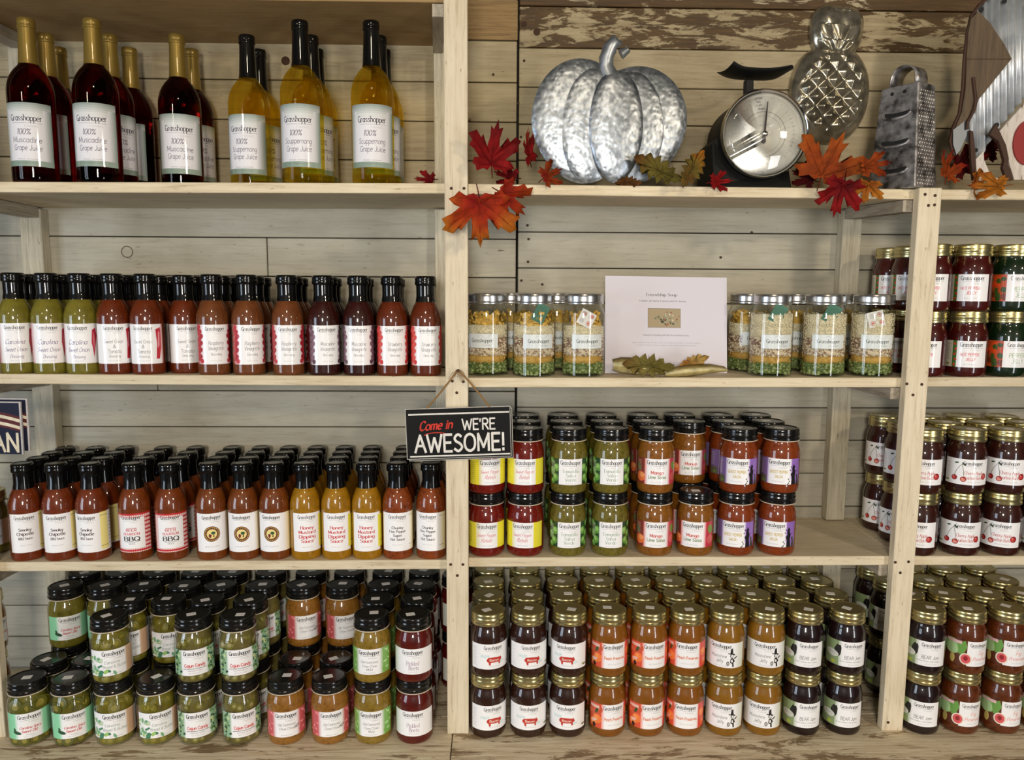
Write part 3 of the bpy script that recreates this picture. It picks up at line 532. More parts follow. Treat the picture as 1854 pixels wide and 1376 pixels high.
def L_cajun():
    def e(p):
        r = rnd(6)
        for sg in (-1, 1):
            p.rect(sg*46, 19, sg*26, 70, srgb(150, 186, 150)); p.rect(sg*26, 19, sg*22, 70, srgb(190, 210, 190), W_)
            for k in range(22): p.ell(sg*(26+r.random()*17), 21+r.random()*46, 1.4+r.random()*3, 1.4+r.random()*3, (srgb(60, 110, 70), srgb(110, 150, 90), srgb(206, 220, 160), srgb(30, 70, 60))[k % 4], r.random()*3, 7)
        p.text('Cajun Candy', 0, 36, 6.2, srgb(214, 40, 40), 'bold', fit=38); p.rect(-21, 32, 22, 32.8, INK); fine(p, 0, 28, 26, 'Pickled Peppers with Onion', INK); fine(p, 0, 23, 22, 'NET WT 16 OZ (454 G)')
    return lab_jar(e)
def chowl(side, word):
    def e(p):
        r = rnd(8); lt = tuple(min(1, c*1.3+.2) for c in side)
        for sg in (-1, 1):
            p.rect(sg*46, 19, sg*28, 70, side); p.rect(sg*28, 19, sg*20, 70, side, W_)
            for k in range(16): p.ell(sg*(27+r.random()*17), 21+r.random()*46, 1.5+r.random()*3, 1.2+r.random()*2, (side, lt)[k % 2], r.random()*3, 7)
        c = srgb(116, 116, 118); p.text('Old Fashioned', 0, 42, 4.8, c, 'hand', fit=33).text('Chow Chow', 0, 34, 4.8, c, 'hand', fit=28)
        if word == 'HOT': p.text('HOT', 21, 35, 5.4, srgb(60, 20, 26), 'bold', rot=.3, fit=11)
        else: p.text('Mild', 0, 27, 5, c, 'hand', fit=12)
        fine(p, 0, 22, 22, 'NET WT 16 OZ (454 G)')
    return lab_jar(e)
def L_beet():
    def e(p):
        p.rect(-46, 19, -26, 70, srgb(222, 228, 206), W_); c = srgb(148, 104, 140)
        p.text('Pickled', 0, 37, 8, c, 'serif', fit=25).text('Beets', 2, 28, 8, c, 'serif', fit=20); fine(p, 1, 23, 20, 'NET WT 16 OZ (454 G)')
        for k in range(9): p.rect(38, 24+k*4, 45, 24.8+k*4, GREY)
    return lab_jar(e)
PIG = [(-13, 3), (-10, 6), (0, 6.6), (9, 5.8), (11, 7), (12, 5), (13.5, 2.5), (12, 0), (10, -1), (10, -6), (7.5, -6), (7, -2.4), (-6, -2.6), (-6.5, -7), (-9, -7), (-10, -2), (-12.6, -.5)]
def L_bacon():
    def e(p):
        t = srgb(130, 200, 198); p.text('Maple', -16, 43, 6.6, t, 'hand', fit=17, rot=.1).text('Jam', 19, 30, 7, t, 'hand', fit=11, rot=.1)
        p.shape(PIG, srgb(196, 56, 46), 3, 35.5, 1.2); p.text('Bacon', 2.6, 35.2, 4.6, srgb(240, 214, 200), 'bold', fit=19)
        for k in range(11): p.rect(-46+(k % 3), 26+k*3.6, -33-(k % 2)*2, 26.7+k*3.6, LG)
        p.ell(40, 26, 5.4, 2, srgb(130, 130, 70)); fine(p, 4, 24, 22, 'NET WT 18 OZ (510 G)')
    return lab_jar(e, a=1, wd=38)
def L_peach():
    def e(p):
        p.rect(-52, 19, -24, 70, srgb(222, 84, 56)); p.rect(-24, 19, -17, 70, srgb(240, 130, 110), W_); p.rect(52, 19, 28, 70, srgb(224, 80, 70)); p.rect(28, 19, 24, 70, srgb(240, 130, 110), W_)
        for a, t, q, c in ((-33, 38, 10, (244, 128, 60)), (-46, 50, 9, (214, 92, 60)), (-42, 30, 8, (250, 150, 84)), (-29, 58, 8, (206, 84, 54)), (38, 50, 9, (244, 128, 60)), (42, 30, 9, (236, 104, 60))): p.ell(a, t, q, q*.95, srgb(*c)); p.ell(a-2, t+2, q*.5, q*.5, srgb(min(255, c[0]+10), c[1]+26, c[2]+26))
        p.ell(-34, 55, 7, 3, srgb(50, 80, 40), 1.1).ell(-40, 24, 4, 5, srgb(60, 34, 30)).ell(-40, 34, 7, 2.6, srgb(240, 200, 190), .2)
        p.rect(-50, 60, -28, 66, srgb(240, 190, 176)); p.text('Peach Preserves', 3, 37, 6, srgb(226, 112, 44), 'bold', fit=42); fine(p, 3, 27, 26, 'NET WT 18 OZ (510 G)')
    return lab_jar(e, -52, 52, a=1)
def L_moon():
    def e(p):
        gr = srgb(214, 218, 196); p.rect(-46, 19, -24, 70, gr, W_); p.rect(24, 19, 46, 70, W_, gr)
        for k in range(7): p.rect(-45, 42+k*3.6, -34, 42.6+k*3.6, GREY)
        c = srgb(76, 76, 78); p.text('Moonshine', -6, 39, 6.6, c, 'hand', fit=31).text('Jelly', -4, 29, 7.4, c, 'hand', fit=14)
        K = srgb(24, 24, 26); p.shape([(12, 50), (16, 49), (17, 58), (21, 60), (22, 49), (26, 47), (26, 45), (12, 48)], K); p.ell(19.5, 44, 3.6, 4, K).ell(20, 44, 2.6, 3, srgb(230, 226, 220))
        p.shape([(17, 39), (22, 40), (26, 33), (23, 30), (24, 22), (21, 21), (20, 28), (16, 30)], K); p.shape([(18, 36), (21, 37), (22, 31), (18, 31)], srgb(236, 234, 230)); p.ell(12, 28, 3, 4.4, K).ell(12, 28, 2, 3, srgb(190, 188, 184)); p.shape([(24, 40), (30, 44), (30, 42), (25, 37)], K); fine(p, 0, 22, 24, 'NET WT 18 OZ (510 G)')
    return lab_jar(e, a=-2)
def L_bear():
    def e(p):
        g = srgb(138, 156, 110); p.rect(-52, 19, -17, 70, g); p.rect(-17, 19, -10, 70, srgb(190, 200, 176), W_)
        p.shape([(-24, 44), (-26, 52), (-22, 60), (-20, 63), (-17, 61), (-14, 62), (-12, 56), (-13, 44), (-16, 38)], srgb(24, 22, 22)); p.ell(-31, 42, 14, 7, srgb(222, 222, 210), -.12, 18).ell(-31, 42, 12.6, 6, srgb(206, 206, 194), -.12, 18)
        p.text('wild berry', -31, 42, 3, GREY, 'hand', fit=17).ell(-28, 25, 5, 3, srgb(176, 184, 60))
        p.text('BEAR Jam', 10, 34, 7, srgb(30, 30, 34), 'hand', fit=33).text('Blueberry Elderberry Apple Raspberry', 7, 28.5, 2.2, srgb(90, 90, 92), 'sans', fit=42); fine(p, 12, 23, 20, 'NET WT 18 OZ (510 G)')
    return lab_jar(e, -52, 42, a=12, wd=37)
def L_fig():
    def e(p):
        p.rect(-52, 19, -6, 70, srgb(92, 46, 26)); p.ell(-34, 54, 18, 16, srgb(150, 190, 120)).ell(-34, 50, 12, 12, srgb(176, 212, 150)).shape([(-24, 62), (-10, 70), (-6, 58), (-12, 42), (-20, 40)], srgb(108, 160, 74)).ell(-32, 30, 5, 10, srgb(196, 176, 100))
        p.rect(-46, 62, -16, 68, srgb(232, 190, 190)); p.rect(-6, 19, 40, 70, W_); p.ell(-8, 33, 11, 12, srgb(240, 226, 206)).ell(-8, 33, 8.6, 9.6, srgb(222, 90, 96)).ell(-8, 34, 4, 5, srgb(150, 40, 46))
        p.text('Fig', 21, 42, 8, srgb(226, 100, 76), 'script', fit=11).text('Preserves', 20, 31, 7, srgb(226, 100, 76), 'script', fit=32); fine(p, 20, 24, 20, 'NET WT 18 OZ (510 G)')
    return lab_jar(e, -52, 40, a=17, wd=36)
def L_juice(word):
    p = Print(RW); g = srgb(150, 162, 154); p.rect(-46, 28, 46, 140, srgb(232, 230, 234))
    for k in range(5): p.rect(-46, 132-k*4, 46, 136-k*4+4, (tuple(c*(1-.2*k)+.8*.2*k for c in g)))
    p.rect(-46, 28, -30, 128, g, srgb(232, 230, 234)); p.rect(30, 28, 46, 128, srgb(232, 230, 234), srgb(128, 150, 138))
    p.rect(-46, 28, 46, 38, srgb(120, 140, 124), srgb(160, 176, 164))
    brand(p, 0, 108, 54); c = srgb(84, 66, 92)
    p.text('100%', -4, 84, 10, c, 'italic', fit=24).text(word, 0, 70, 9.6, c, 'hand', fit=50).text('Grape Juice', 1, 56, 9.6, c, 'hand', fit=48); fine(p, 0, 40, 34, 'All Natural - Non-Alcoholic', INK); fine(p, 0, 33, 34, 'NET CONTENTS 750 ML', srgb(60, 80, 60)); return p
def L_soup():
    p = Print(RQ); p.rect(-32, 55, 32, 82, srgb(222, 228, 228)); p.text('Grasshopper', 0, 66, 7, srgb(70, 76, 72), 'logo', fit=44); p.text('FARMS', 10, 58.5, 3.2, GREY, 'sans', fit=16)
    q = [(-8+i*3, 76+2.6*math.sin(i*.9)+i*.2) for i in range(10)]
    for i in range(9): p.poly([q[i], (q[i][0], q[i][1]+.4), (q[i+1][0], q[i+1][1]+.4), q[i+1]], GREY)
    return p
LAB = {k: f for k, f in dict(onion=L_onion, tomato=L_tomato, smoky=L_smoky, beer=L_beer, badge=L_badge, honey=L_honey, chunky=L_chunky, relish=L_relish, tomatillo=L_tomatillo, mango=L_mango,
    ghost=L_ghost, cherry=L_cherry, hotpepper=L_hot, pepper=L_pepper, dill=L_dill, butter=L_butter, cajun=L_cajun, beet=L_beet, bacon=L_bacon, peach=L_peach, moon=L_moon, bear=L_bear, fig=L_fig,
    rasp=lambda: vin('Raspberry', srgb(206, 60, 70), srgb(160, 30, 44)), musc=lambda: vin('Muscadine', srgb(70, 30, 44), srgb(150, 110, 130)), straw=lambda: vin('Strawberry', srgb(206, 36, 40), srgb(226, 90, 80)),
    chowhot=lambda: chowl(srgb(206, 92, 96), 'HOT'), chow=lambda: chowl(srgb(126, 176, 84), 'Mild'), muscj=lambda: L_juice('Muscadine'), scupj=lambda: L_juice('Scuppernong'), soup=L_soup).items()}
LM = {k: f().mb.mesh('label_'+k, M['print'], 0) for k, f in LAB.items()}

# ------------------------------------------------------------------ the vessels: shared meshes
mm = lambda prof: [(r*.001, z*.001) for r, z in prof]
def cr(prof, n=3): return catmull(prof, n)
ME = {}
b = MB(); b.lathe(mm([(24, 0), (28.2, .8), (29.6, 3), (RB, 7), (RB, 104)]+cr([(RB, 104), (29, 113), (26.2, 124), (22.4, 134), (18.4, 142), (16.4, 148)])), 36); BOT = b
ME['cap'] = None
b = MB(); b.lathe(mm([(16.9, 139.5), (19, 140), (18.4, 146), (17.6, 150), (17.3, 156), (17.6, 172), (19.4, 173.5), (20.3, 175), (20.3, 180), (19.6, 182), (20.2, 184), (20, 188), (18.2, 190), (15.5, 190.4), (15.2, 189.6), (0.5, 189.6)]), 32)
ME['cap'] = b.mesh('cap', M['cap_black'], 40)
JP = cr([(31.5, .2), (34.6, 2.5), (36.2, 8), (RJ, 15), (RJ, 45), (RJ, 75), (35.2, 86), (32.6, 94), (30.6, 100), (30.4, 108)], 2)
b = MB(); b.lathe(mm([(25, 1.2), (29, 0)]+JP), 36); JAR = b
def lid_mesh(name, mats, gasket):
    b = MB(); b.lathe(mm([(31.5, 104.5), (34, 104.3), (34.4, 105.5), (34.2, 109), (33.2, 110.5), (33.2, 112.5), (34, 114), (34, 117), (33.2, 118.6), (33.2, 121), (33.6, 123), (32.6, 126), (30.4, 127), (29.2, 126.8), (27.8, 125.7), (.5, 125.7)]), 40)
    if gasket: b.lathe(mm([(33, 103.2), (34.7, 103.3), (34.7, 104.9), (33, 104.9)]), 40, 1)
    return b.mesh(name, mats, 30)
ME['lid_gold'] = lid_mesh('gold_lid', [M['lid_gold']], 0); ME['lid_black'] = lid_mesh('black_lid', [M['lid_black'], M['gasket']], 1)
HJ = .1265
b = MB(); b.box(-.0085, .0085, -.0065, .0065, 0, .0003); ME['sticker'] = b.mesh('price_sticker', M['sticker'], 0)
WP = [(20, 4), (30, 0), (36, .6), (38.6, 4), (RW, 10), (RW, 158)]+cr([(RW, 158), (38.4, 172), (34, 188), (26, 202), (18.5, 211), (15.6, 218), (14.6, 230)])+[(13.8, 288)]
b = MB(); b.lathe(mm(WP), 40); WINE = b
b = MB(); b.lathe(mm([(16.2, 213), (17.4, 214), (16.4, 222), (15.2, 250), (14.4, 272), (14.4, 277), (15.6, 278), (15.8, 281), (15, 283), (15.4, 285), (15.4, 291), (14, 294), (12, 294.6), (.5, 294.6)]), 32)
ME['capsule_gold'] = b.mesh('capsule', M['capsule_gold'], 40); ME['capsule_black'] = b.mesh('capsule', M['cap_black'], 40)
b = MB(); b.lathe(mm([(27, 1.5), (31, 0)]+cr([(36, .4), (40, 4), (RQ, 12), (RQ, 112), (40.6, 122), (37, 131), (34.6, 137), (34.4, 143)], 2)), 40); ME['quart_glass'] = b.mesh('quart_glass', M['glass'], 40)
b = MB(); b.lathe(mm([(38, 139.5), (38.7, 139.6), (38.7, 141.5), (37.6, 143), (38.2, 145.5), (37.6, 148), (38.2, 150.5), (37.7, 153), (38.4, 155.5), (37.4, 158.4), (35.2, 159.2), (33.6, 158.6), (.5, 158.6)]), 48)
ME['lid_silver'] = b.mesh('silver_lid', M['lid_silver'], 30)
BODY = {}
def body_mesh(kind, shape):
    if kind not in BODY: BODY[kind] = shape.mesh('body_'+kind, FILL[kind], 40)
    return BODY[kind]
b = MB(); b.lathe(mm([(24, 2.4)]+[(r-3.4, z+1.2) for r, z in JP]), 32); BRINE = b
b = MB(); b.lathe(mm([(25, 1.2), (29, 0)]+JP), 36); ME['pint_glass'] = b.mesh('pint_glass', M['glass'], 40)
def slice_mesh(name, r, th, skin, flesh):
    b = MB(); n = 12; b.lathe([(r*.86, -th/2), (r, -th/2+.0004), (r, th/2-.0004), (r*.86, th/2)], n, 0); b.lathe([(r*.5, -th/2-.0003), (r*.5, th/2+.0003)], n, 1); return b.mesh(name, [skin, flesh], 40)
M['skin'] = pmat('pickle_skin', srgb(92, 90, 20), .4); M['flesh'] = pmat('pickle_flesh', srgb(146, 132, 50), .4, bump=(250, .5)); M['onionring'] = pmat('onion_flesh', srgb(160, 148, 100), .4); M['skin2'] = pmat('pale_pickle_skin', srgb(118, 110, 36), .4)
SL = {'dill': slice_mesh('pickle_slice', .0135, .003, M['skin'], M['flesh']), 'butter': slice_mesh('pickle_slice', .0115, .003, M['skin2'], M['flesh']), 'cajun': slice_mesh('pickle_slice', .009, .0025, M['skin2'], M['onionring'])}

DESC = {  # kind: (object name, short description, category)
 'onion': ('dressing_bottle', 'olive-green Sweet Onion dressing bottle'), 'tomato': ('dressing_bottle', 'brown Sweet Onion & Tomato dressing bottle'), 'rasp': ('dressing_bottle', 'tan Raspberry Vinaigrette bottle'),
 'musc': ('dressing_bottle', 'dark Muscadine Vinaigrette bottle'), 'straw': ('dressing_bottle', 'red-brown Strawberry Vinaigrette bottle'),
 'smoky': ('sauce_bottle', 'Smoky Chipotle sauce bottle'), 'beer': ('sauce_bottle', 'red-gingham Beer Bourbon sauce bottle'), 'badge': ('sauce_bottle', 'round-badge amber sauce bottle'),
 'honey': ('sauce_bottle', 'yellow Honey Mustard sauce bottle'), 'chunky': ('sauce_bottle', 'chunky Five Pepper sauce bottle'),
 'relish': ('relish_jar', 'red Sweet Pepper Relish jar'), 'tomatillo': ('salsa_jar', 'green Tomatillo Salsa jar'), 'mango': ('salsa_jar', 'orange Mango Lime Salsa jar'), 'ghost': ('salsa_jar', 'purple-label Ghost Pepper Salsa jar'),
 'hotpepper': ('jelly_jar', 'deep red Hot Pepper Jelly jar'), 'pepper': ('jelly_jar', 'dark green Pepper Jelly jar'), 'cherry': ('fruit_butter_jar', 'Cherry Apple Butter jar'),
 'bacon': ('jam_jar', 'dark Maple Bacon Jam jar'), 'peach': ('preserves_jar', 'orange Peach Preserves jar'), 'moon': ('jelly_jar', 'amber Moonshine Jelly jar'), 'bear': ('jam_jar', 'near-black Bear Jam jar'),
 'fig': ('preserves_jar', 'brown Fig Preserves jar'), 'dill': ('pickle_jar', 'mint-label Spicy Sweet Dill jar'), 'butter': ('pickle_jar', 'Bread & Butter pickle jar'), 'cajun': ('pickle_jar', 'Cajun Candy pepper jar'),
 'chowhot': ('relish_jar', 'hot Chow Chow relish jar'), 'chow': ('relish_jar', 'mild green-label Chow Chow jar'), 'beet': ('beet_jar', 'dark red Pickled Beets jar')}
ORD = ['first', 'second', 'third', 'fourth', 'fifth', 'sixth', 'seventh', 'eighth', 'ninth', 'tenth', 'eleventh', 'twelfth', 'thirteenth', 'fourteenth']
def az(x, y): return math.atan2(-x, D+y)
def bottle(kind, x, y, z, rz, label, group):
    rz += az(x, y)
    o = empty(DESC[kind][0], (x, y, z), rz); tag(o, label, 'bottle', group)
    put('bottle_body', body_mesh(kind, BOT), o); put('bottle_cap', ME['cap'], o); put('paper_label', LM[kind], o); return o
CLEAR = {'dill', 'butter', 'cajun'}
def jar(kind, x, y, z, rz, label, group, lid='gold', sticker=False, slices=False, cat='jar'):
    rz += az(x, y)
    o = empty(DESC[kind][0], (x, y, z), rz); tag(o, label, cat, group)
    if kind in CLEAR and slices:
        put('jar_glass', ME['pint_glass'], o)
        if kind+'_in' not in BODY: BODY[kind+'_in'] = BRINE.mesh('brine_'+kind, FILL[kind], 60)
        put('brine', BODY[kind+'_in'], o)
        r = random.Random(hash((round(x, 3), round(z, 3))) & 1023)
        for k in range(11):
            up = k < 7; an = -PI/2+(-1.1+2.2*(k+.5)/7 if up else -1.1+2.2*(k-6.5)/4)+r.uniform(-.12, .12)+az(x, y)-rz; zz = r.uniform(.077, .088) if up else .0135
            rr = .0325 if zz < .083 else .0300
            q = put('pickle_slice', SL[kind], o, (rr*math.cos(an), rr*math.sin(an), zz)); q.rotation_euler = Euler((0, PI/2+r.uniform(-.3, .1), an+r.uniform(-.35, .35)), 'XYZ')
            if not up: q.scale = (.75, .75, .8)
            else: s_ = r.uniform(.7, 1.); q.scale = (s_, s_, 1)
    else: put('jar_body', body_mesh(kind, JAR), o)
    put('jar_lid', ME['lid_'+lid], o); put('paper_label', LM[kind], o)
    if sticker: put('price_sticker', ME['sticker'], o, (random.uniform(-.006, .006), random.uniform(-.006, .008), .12575), (0, 0, random.uniform(-.5, .5)))
    return o

# ------------------------------------------------------------------ heights of the shelves (from their front edges)
YW = .256; TH = .0187
def hz(px, py): return pt(px, py, 0).z
class Shelf:
    def __init__(s, pa, pb, sag=0.):
        a, b_ = pt(*pa, 0), pt(*pb, 0); s.x0, s.z0, s.k = a.x, a.z, (b_.z-a.z)/(b_.x-a.x); s.sag = sag
    def z(s, x, y): return s.z0+(x-s.x0)*s.k-s.sag*max(y, 0)/YW
S1L = Shelf((0, 329), (800, 331.5), .004); S1R = Shelf((950, 334), (1650, 342.5), -.006); S1X = Shelf((1700, 343), (1850, 343.5))
S2L = Shelf((0, 677), (800, 681.6), .010); S2R = Shelf((950, 684), (1620, 684)); S2X = Shelf((1690, 683), (1850, 683))
S3L = Shelf((0, 1018), (795, 1014), .012); S3R = Shelf((850, 1010), (1590, 1007)); S3X = Shelf((1690, 1007), (1850, 1007))
class Flat(Shelf):
    def __init__(s, z): s.x0 = 0; s.z0 = z; s.k = 0; s.sag = 0
Z4 = pt(1040, 1335, -.035).z
S4 = Flat(Z4)
S0 = Flat(pt(400, 62, YW).z)
XC, XR = -.0715, .8035; PWd = .0212
XL = pt(11, 1340, -.02).x-PWd      # far left post
XE = 1.35                          # the unit goes on past the right edge of the frame
WX0, WX1 = -1.6, 1.75

# ------------------------------------------------------------------ setting: wall of planks
wall = MB(); wall.box(WX0, WX1, YW+.016, YW+.05, -1.55, .95); wall = wall.build('wall_back', M['black_gap'], None, 0); tag(wall, kind='structure')
def plank(x0, x1, z0, z1, mat, proud=0.):
    cx, cz = (x0+x1)/2, (z0+z1)/2; g = .0011
    b = MB(); b.box(x0-cx+g, x1-cx-g, 0, .016, z0-cz+g, z1-cz-g); o = b.build('plank', mat, wall, 0); o.location = (cx, YW-proud, cz); bevel(o, .0012); return o
def wz(px, py): return pt(px, py, YW).z
XJ = pt(935, 400, YW).x
zl = [wz(600, y) for y in (-75, -3, 70, 146, 218, 289, 360, 431, 501, 572, 641, 708, 773, 838, 903, 967, 1030, 1094)]
zl += [zl[-1]-.075*k for k in range(1, 6)]
for i in range(len(zl)-1):
    segs = [(WX0, XJ)]
    if i == 7: xs = pt(484, 465, YW).x; segs = [(WX0, xs), (xs, XJ)]
    elif i % 3 == 1: segs = [(WX0, -.55-.1*(i % 4)), (-.55-.1*(i % 4), XJ)] if i > 9 else segs
    for a, b_ in segs: plank(a, b_, zl[i+1], zl[i], M['wall_dim'] if i < 6 else M['wall'], random.uniform(0, .0015))
# the stub of bare boards just right of the centre post sits in front of the left run, as in the photo
zr = [wz(1250, y) for y in (-60, 15, 90, 161, 228, 293, 358, 422, 487, 550, 613, 676, 738, 797, 857, 917, 978)]
zr += [zr[-1]-.07*k for k in range(1, 7)]
for i in range(len(zr)-1):
    plank(XJ+.003, WX1, zr[i+1], zr[i], (M['wall_bare'], M['wall_peel'])[i] if i < 2 else M['wall_dim'] if i < 6 else M['wall'], random.uniform(0, .0015))
b = MB(); x0, x1 = pt(856, 40, YW).x-.03, XJ; b.box(-(x1-x0)/2, (x1-x0)/2, 0, .004, -.037, .037)
for k, (ya, yb) in enumerate(((-72, -2), (2, 73))):
    za, zb = wz(890, yb), wz(890, ya); bb = MB(); bb.box(-(x1-x0)/2, (x1-x0)/2, 0, .004, -(zb-za)/2, (zb-za)/2)
    o = bb.build('plank', M['wall_brown'], wall, 0); o.location = ((x0+x1)/2, YW-.0055, (za+zb)/2)
fl = MB(); fl.box(WX0, WX1, -4.5, YW+.05, -1.58, -1.55); tag(fl.build('floor', pmat('wood_floor', srgb(110, 84, 60), .5, bump=(20, .2)), None, 0), kind='structure')
# nail heads in the wall planks
nm = MB(); nm.lathe([(.0028, -.0006), (.0028, .0004), (.0014, .0009)], 10); nail_me = nm.mesh('nail', M['nail'], 30)
for px, py in ((938, 187), (943, 248), (955, 408), (957, 433), (956, 474), (944, 508), (982, 515), (893, 135), (1361, 421), (1305, 466), (949, 44), (949, 110), (70, 112)):
    p = pt(px, py, YW-.002); put('nail', nail_me, wall, p, (PI/2, 0, 0))
for px, py, sx in ((949, 43, 1.6), (517, 110, 2.6), (972, 58, 2.)):   # dark knots
    kb = MB(); kb.lathe([(.0035*sx, -.0004), (.0030*sx, .0003)], 14); p = pt(px, py, YW-.0022); put('knot', kb.mesh('knot', M['nail'], 0), wall, p, (PI/2, 0, 0))
kb = MB(); kb.lathe([(.0122, 0), (.0126, .0004), (.0114, .0004), (.0116, 0)], 24, close=False); p = pt(230, 456, YW-.002); put('knot', kb.mesh('knot', M['nail'], 0), wall, p, (PI/2, 0, 0))

# ------------------------------------------------------------------ the shelving unit
unit = empty('shelving_unit', (0, 0, Z4)); tag(unit, 'rustic whitewashed lumber shelving unit built against the plank wall', 'shelving')
UL = Vector((0, 0, Z4))
def board(name, x0, x1, shelf, mat, th=TH, y0=0., y1=YW-.001):
    n = 1; vs = []
    for x in (x0, x1):
        for y in (y0, y1):
            for dz in (-th, 0): vs.append((x-(x0+x1)/2, y, shelf.z(x, y)+dz-shelf.z0))
    b = MB(); b.add(vs, [(0, 1, 3, 2), (4, 6, 7, 5), (0, 4, 5, 1), (2, 3, 7, 6), (0, 2, 6, 4), (1, 5, 7, 3)])
    o = b.build(name, mat, unit, 0); o.location = Vector(((x0+x1)/2, 0, shelf.z0))-UL; bevel(o, .0012); return o
def ubox(name, x0, x1, y0, y1, z0, z1, mat, parent=unit, bv=.0012):
    c = Vector(((x0+x1)/2, (y0+y1)/2, (z0+z1)/2)); b = MB(); b.box(x0-c.x, x1-c.x, y0-c.y, y1-c.y, z0-c.z, z1-c.z)
    o = b.build(name, mat, parent, 0); o.location = c-UL if parent is unit else c; bevel(o, bv); return o
g = .0008
for s in (S1L, S2L, S3L):
    board('shelf_board', WX0+.2, XL+PWd-g, s, M['shelf']); board('shelf_board', XL+PWd, XC-g, s, M['shelf'])
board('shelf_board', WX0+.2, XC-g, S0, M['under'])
for s, t in ((S1R, S1X), (S2R, S2X), (S3R, S3X)):
    board('shelf_board', XC, XR-g, s, M['shelf']); board('shelf_board', XR, XE+.3, t, M['shelf'])
posts = []
zt = S0.z0+.02
for xc, top in ((XL, zt+.2), (XC, .62), (XR, S1R.z(XR, 0)+.0005)):
    p = ubox('post', xc-PWd, xc+PWd, -.0205, -.0002, Z4, top, M['post']); posts.append((p, xc))
# studs against the wall and rails under the shelf ends
XSL, XSC, XSR = pt(76, 430, YW-.03).x-.045, pt(787, 400, YW-.03).x, pt(1524, 450, YW-.03).x
def stud(x0, x1, lo, hi): ubox('stud', x0, x1, YW-.030, YW-.002, lo, hi, M['stud'])
def gaps(shelves, top):
    zs = [Z4]+[s for s in shelves]+[top]
    return zs
for x0, x1, sh, top in ((XSL, XSL+.045, (S3L, S2L, S1L), S0.z0-TH), (XSC, XSC+.045, (S3L, S2L, S1L), S0.z0-TH), (XSR, XSR+.042, (S3R, S2R, S1R), None)):
    lo = Z4+.0005
    for s in sh:
        zz = s.z(x0, YW-.02)
        stud(x0, x1, lo, zz-TH-.002 if s.k == 0 else zz-TH-.004); lo = zz+.003
    if top: stud(x0, x1, lo, top-.001)
def rail(x0, x1, s, back_x=None):
    zf = min(s.z(x0, 0), s.z(x0, YW))-TH-.002; bx = x0 if back_x is None else back_x; w_ = x1-x0
    b = MB(); vs = []
    for (x, y) in ((x0, .004), (x0+w_, .004), (bx, YW-.032), (bx+w_, YW-.032)):
        z = s.z(x, y)-TH-.0012
        vs += [(x, y, z-.022), (x, y, z)]
    b.add([Vector(v)-UL for v in vs], [(0, 2, 3, 1), (4, 5, 7, 6), (0, 1, 5, 4), (2, 6, 7, 3), (0, 4, 6, 2), (1, 3, 7, 5)]); b.build('rail', M['rail'], unit, 0)
for s in (S0, S1L, S2L, S3L): rail(XSL+.01, XSL+.042, s)
rail(XC-PWd-.022, XC-PWd-.002, S0, XSC-.001)
for s in (S1R, S2R, S3R): rail(XR-PWd-.016, XR-PWd+.012, s, XSR+.002)
# ledge of wide boards under the bottom row, and the box it sits on
xs = pt(815, 1360, -.1).x
for a, b_ in ((WX0+.1, xs), (xs, 1.12), (1.12, WX1-.05)):
    ubox('ledge_board', a+.0008, b_-.0008, -.17, .04, Z4-.03, Z4, M['ledge'], bv=.002); 
ubox('ledge_board', WX0+.1, .25, .041, YW-.001, Z4-.03, Z4, M['ledge'], bv=.002); ubox('ledge_board', .252, WX1-.05, .041, YW-.001, Z4-.03, Z4, M['ledge'], bv=.002)
ubox('base_panel', WX0+.12, WX1-.07, -.13, YW-.001, -1.55, Z4-.0305, M['ledge'])
# nails in the posts
def pnail(px, py, parent=None):
    p = pt(px, py, -.0209); i = min(range(3), key=lambda k: abs(posts[k][1]-p.x)); P = posts[i][0]
    put('nail', nail_me, P, p-(P.location+UL), (PI/2, 0, 0))
for q in ((817, 341), (840, 341), (819, 690), (839, 691), (827, 711), (816, 1022), (838, 1022), (828, 1042), (1675, 352), (1693, 354), (1681, 372), (1692, 371), (1642, 695), (1669, 696), (1653, 715), (1621, 1018), (1645, 1017), (1630, 1037), (1608, 1308)): pnail(*q)

# ------------------------------------------------------------------ dressings on the second shelf, sauces on the third
def col_px(kind, px, ys, shelf, up=0, drift=0.):
    zf = shelf.z(0, 0)+.06; x = xat(px, ys[0], zf); return [(x+drift*i, y) for i, y in enumerate(ys)]
seen_label = {}
def lbl(base, kind_i, row, tail):
    rows = ['front row', 'second row', 'third row', 'back row']
    return f'{base}, {kind_i} in {rows[row]}, {tail}'.replace(' of its kind', '')
def idx(seq):
    tot = {}; out = []
    for k in seq: tot[k] = tot.get(k, 0)+1
    c = {}
    for k in seq:
        c[k] = c.get(k, 0)+1; out.append('only one' if tot[k] == 1 else (ORD[c[k]-1]+' of its kind' if True else ''))
    return out
DR = [('onion', 31, -.1), ('onion', 91, -.12), ('onion', 150, -.3), ('tomato', 208, -.05), ('tomato', 268, -.3), ('tomato', 336, .1), ('rasp', 387, .1), ('rasp', 450, .2), ('rasp', 522, .0), ('musc', 587, .2), ('musc', 650, -.05), ('straw', 710, .15), ('straw', 771, .15)]
YR = [.034, .0955, .157, .2185]
ids = idx([d[0] for d in DR])
for (k, px, rz), n_ in zip(DR, ids):
    ys = YR[:3] if px != 336 else [.064, .126, .188]
    for i, (x, y) in enumerate(col_px(k, px, ys, S2L, drift=-.004)):
        r = i
        bottle(k, x, y, S2L.z(x, y)+.0002, rz+(random.uniform(-.25, .25) if i else 0), lbl(DESC[k][1], n_, r, 'second shelf, left bay'), 'dressing bottles on the second shelf')
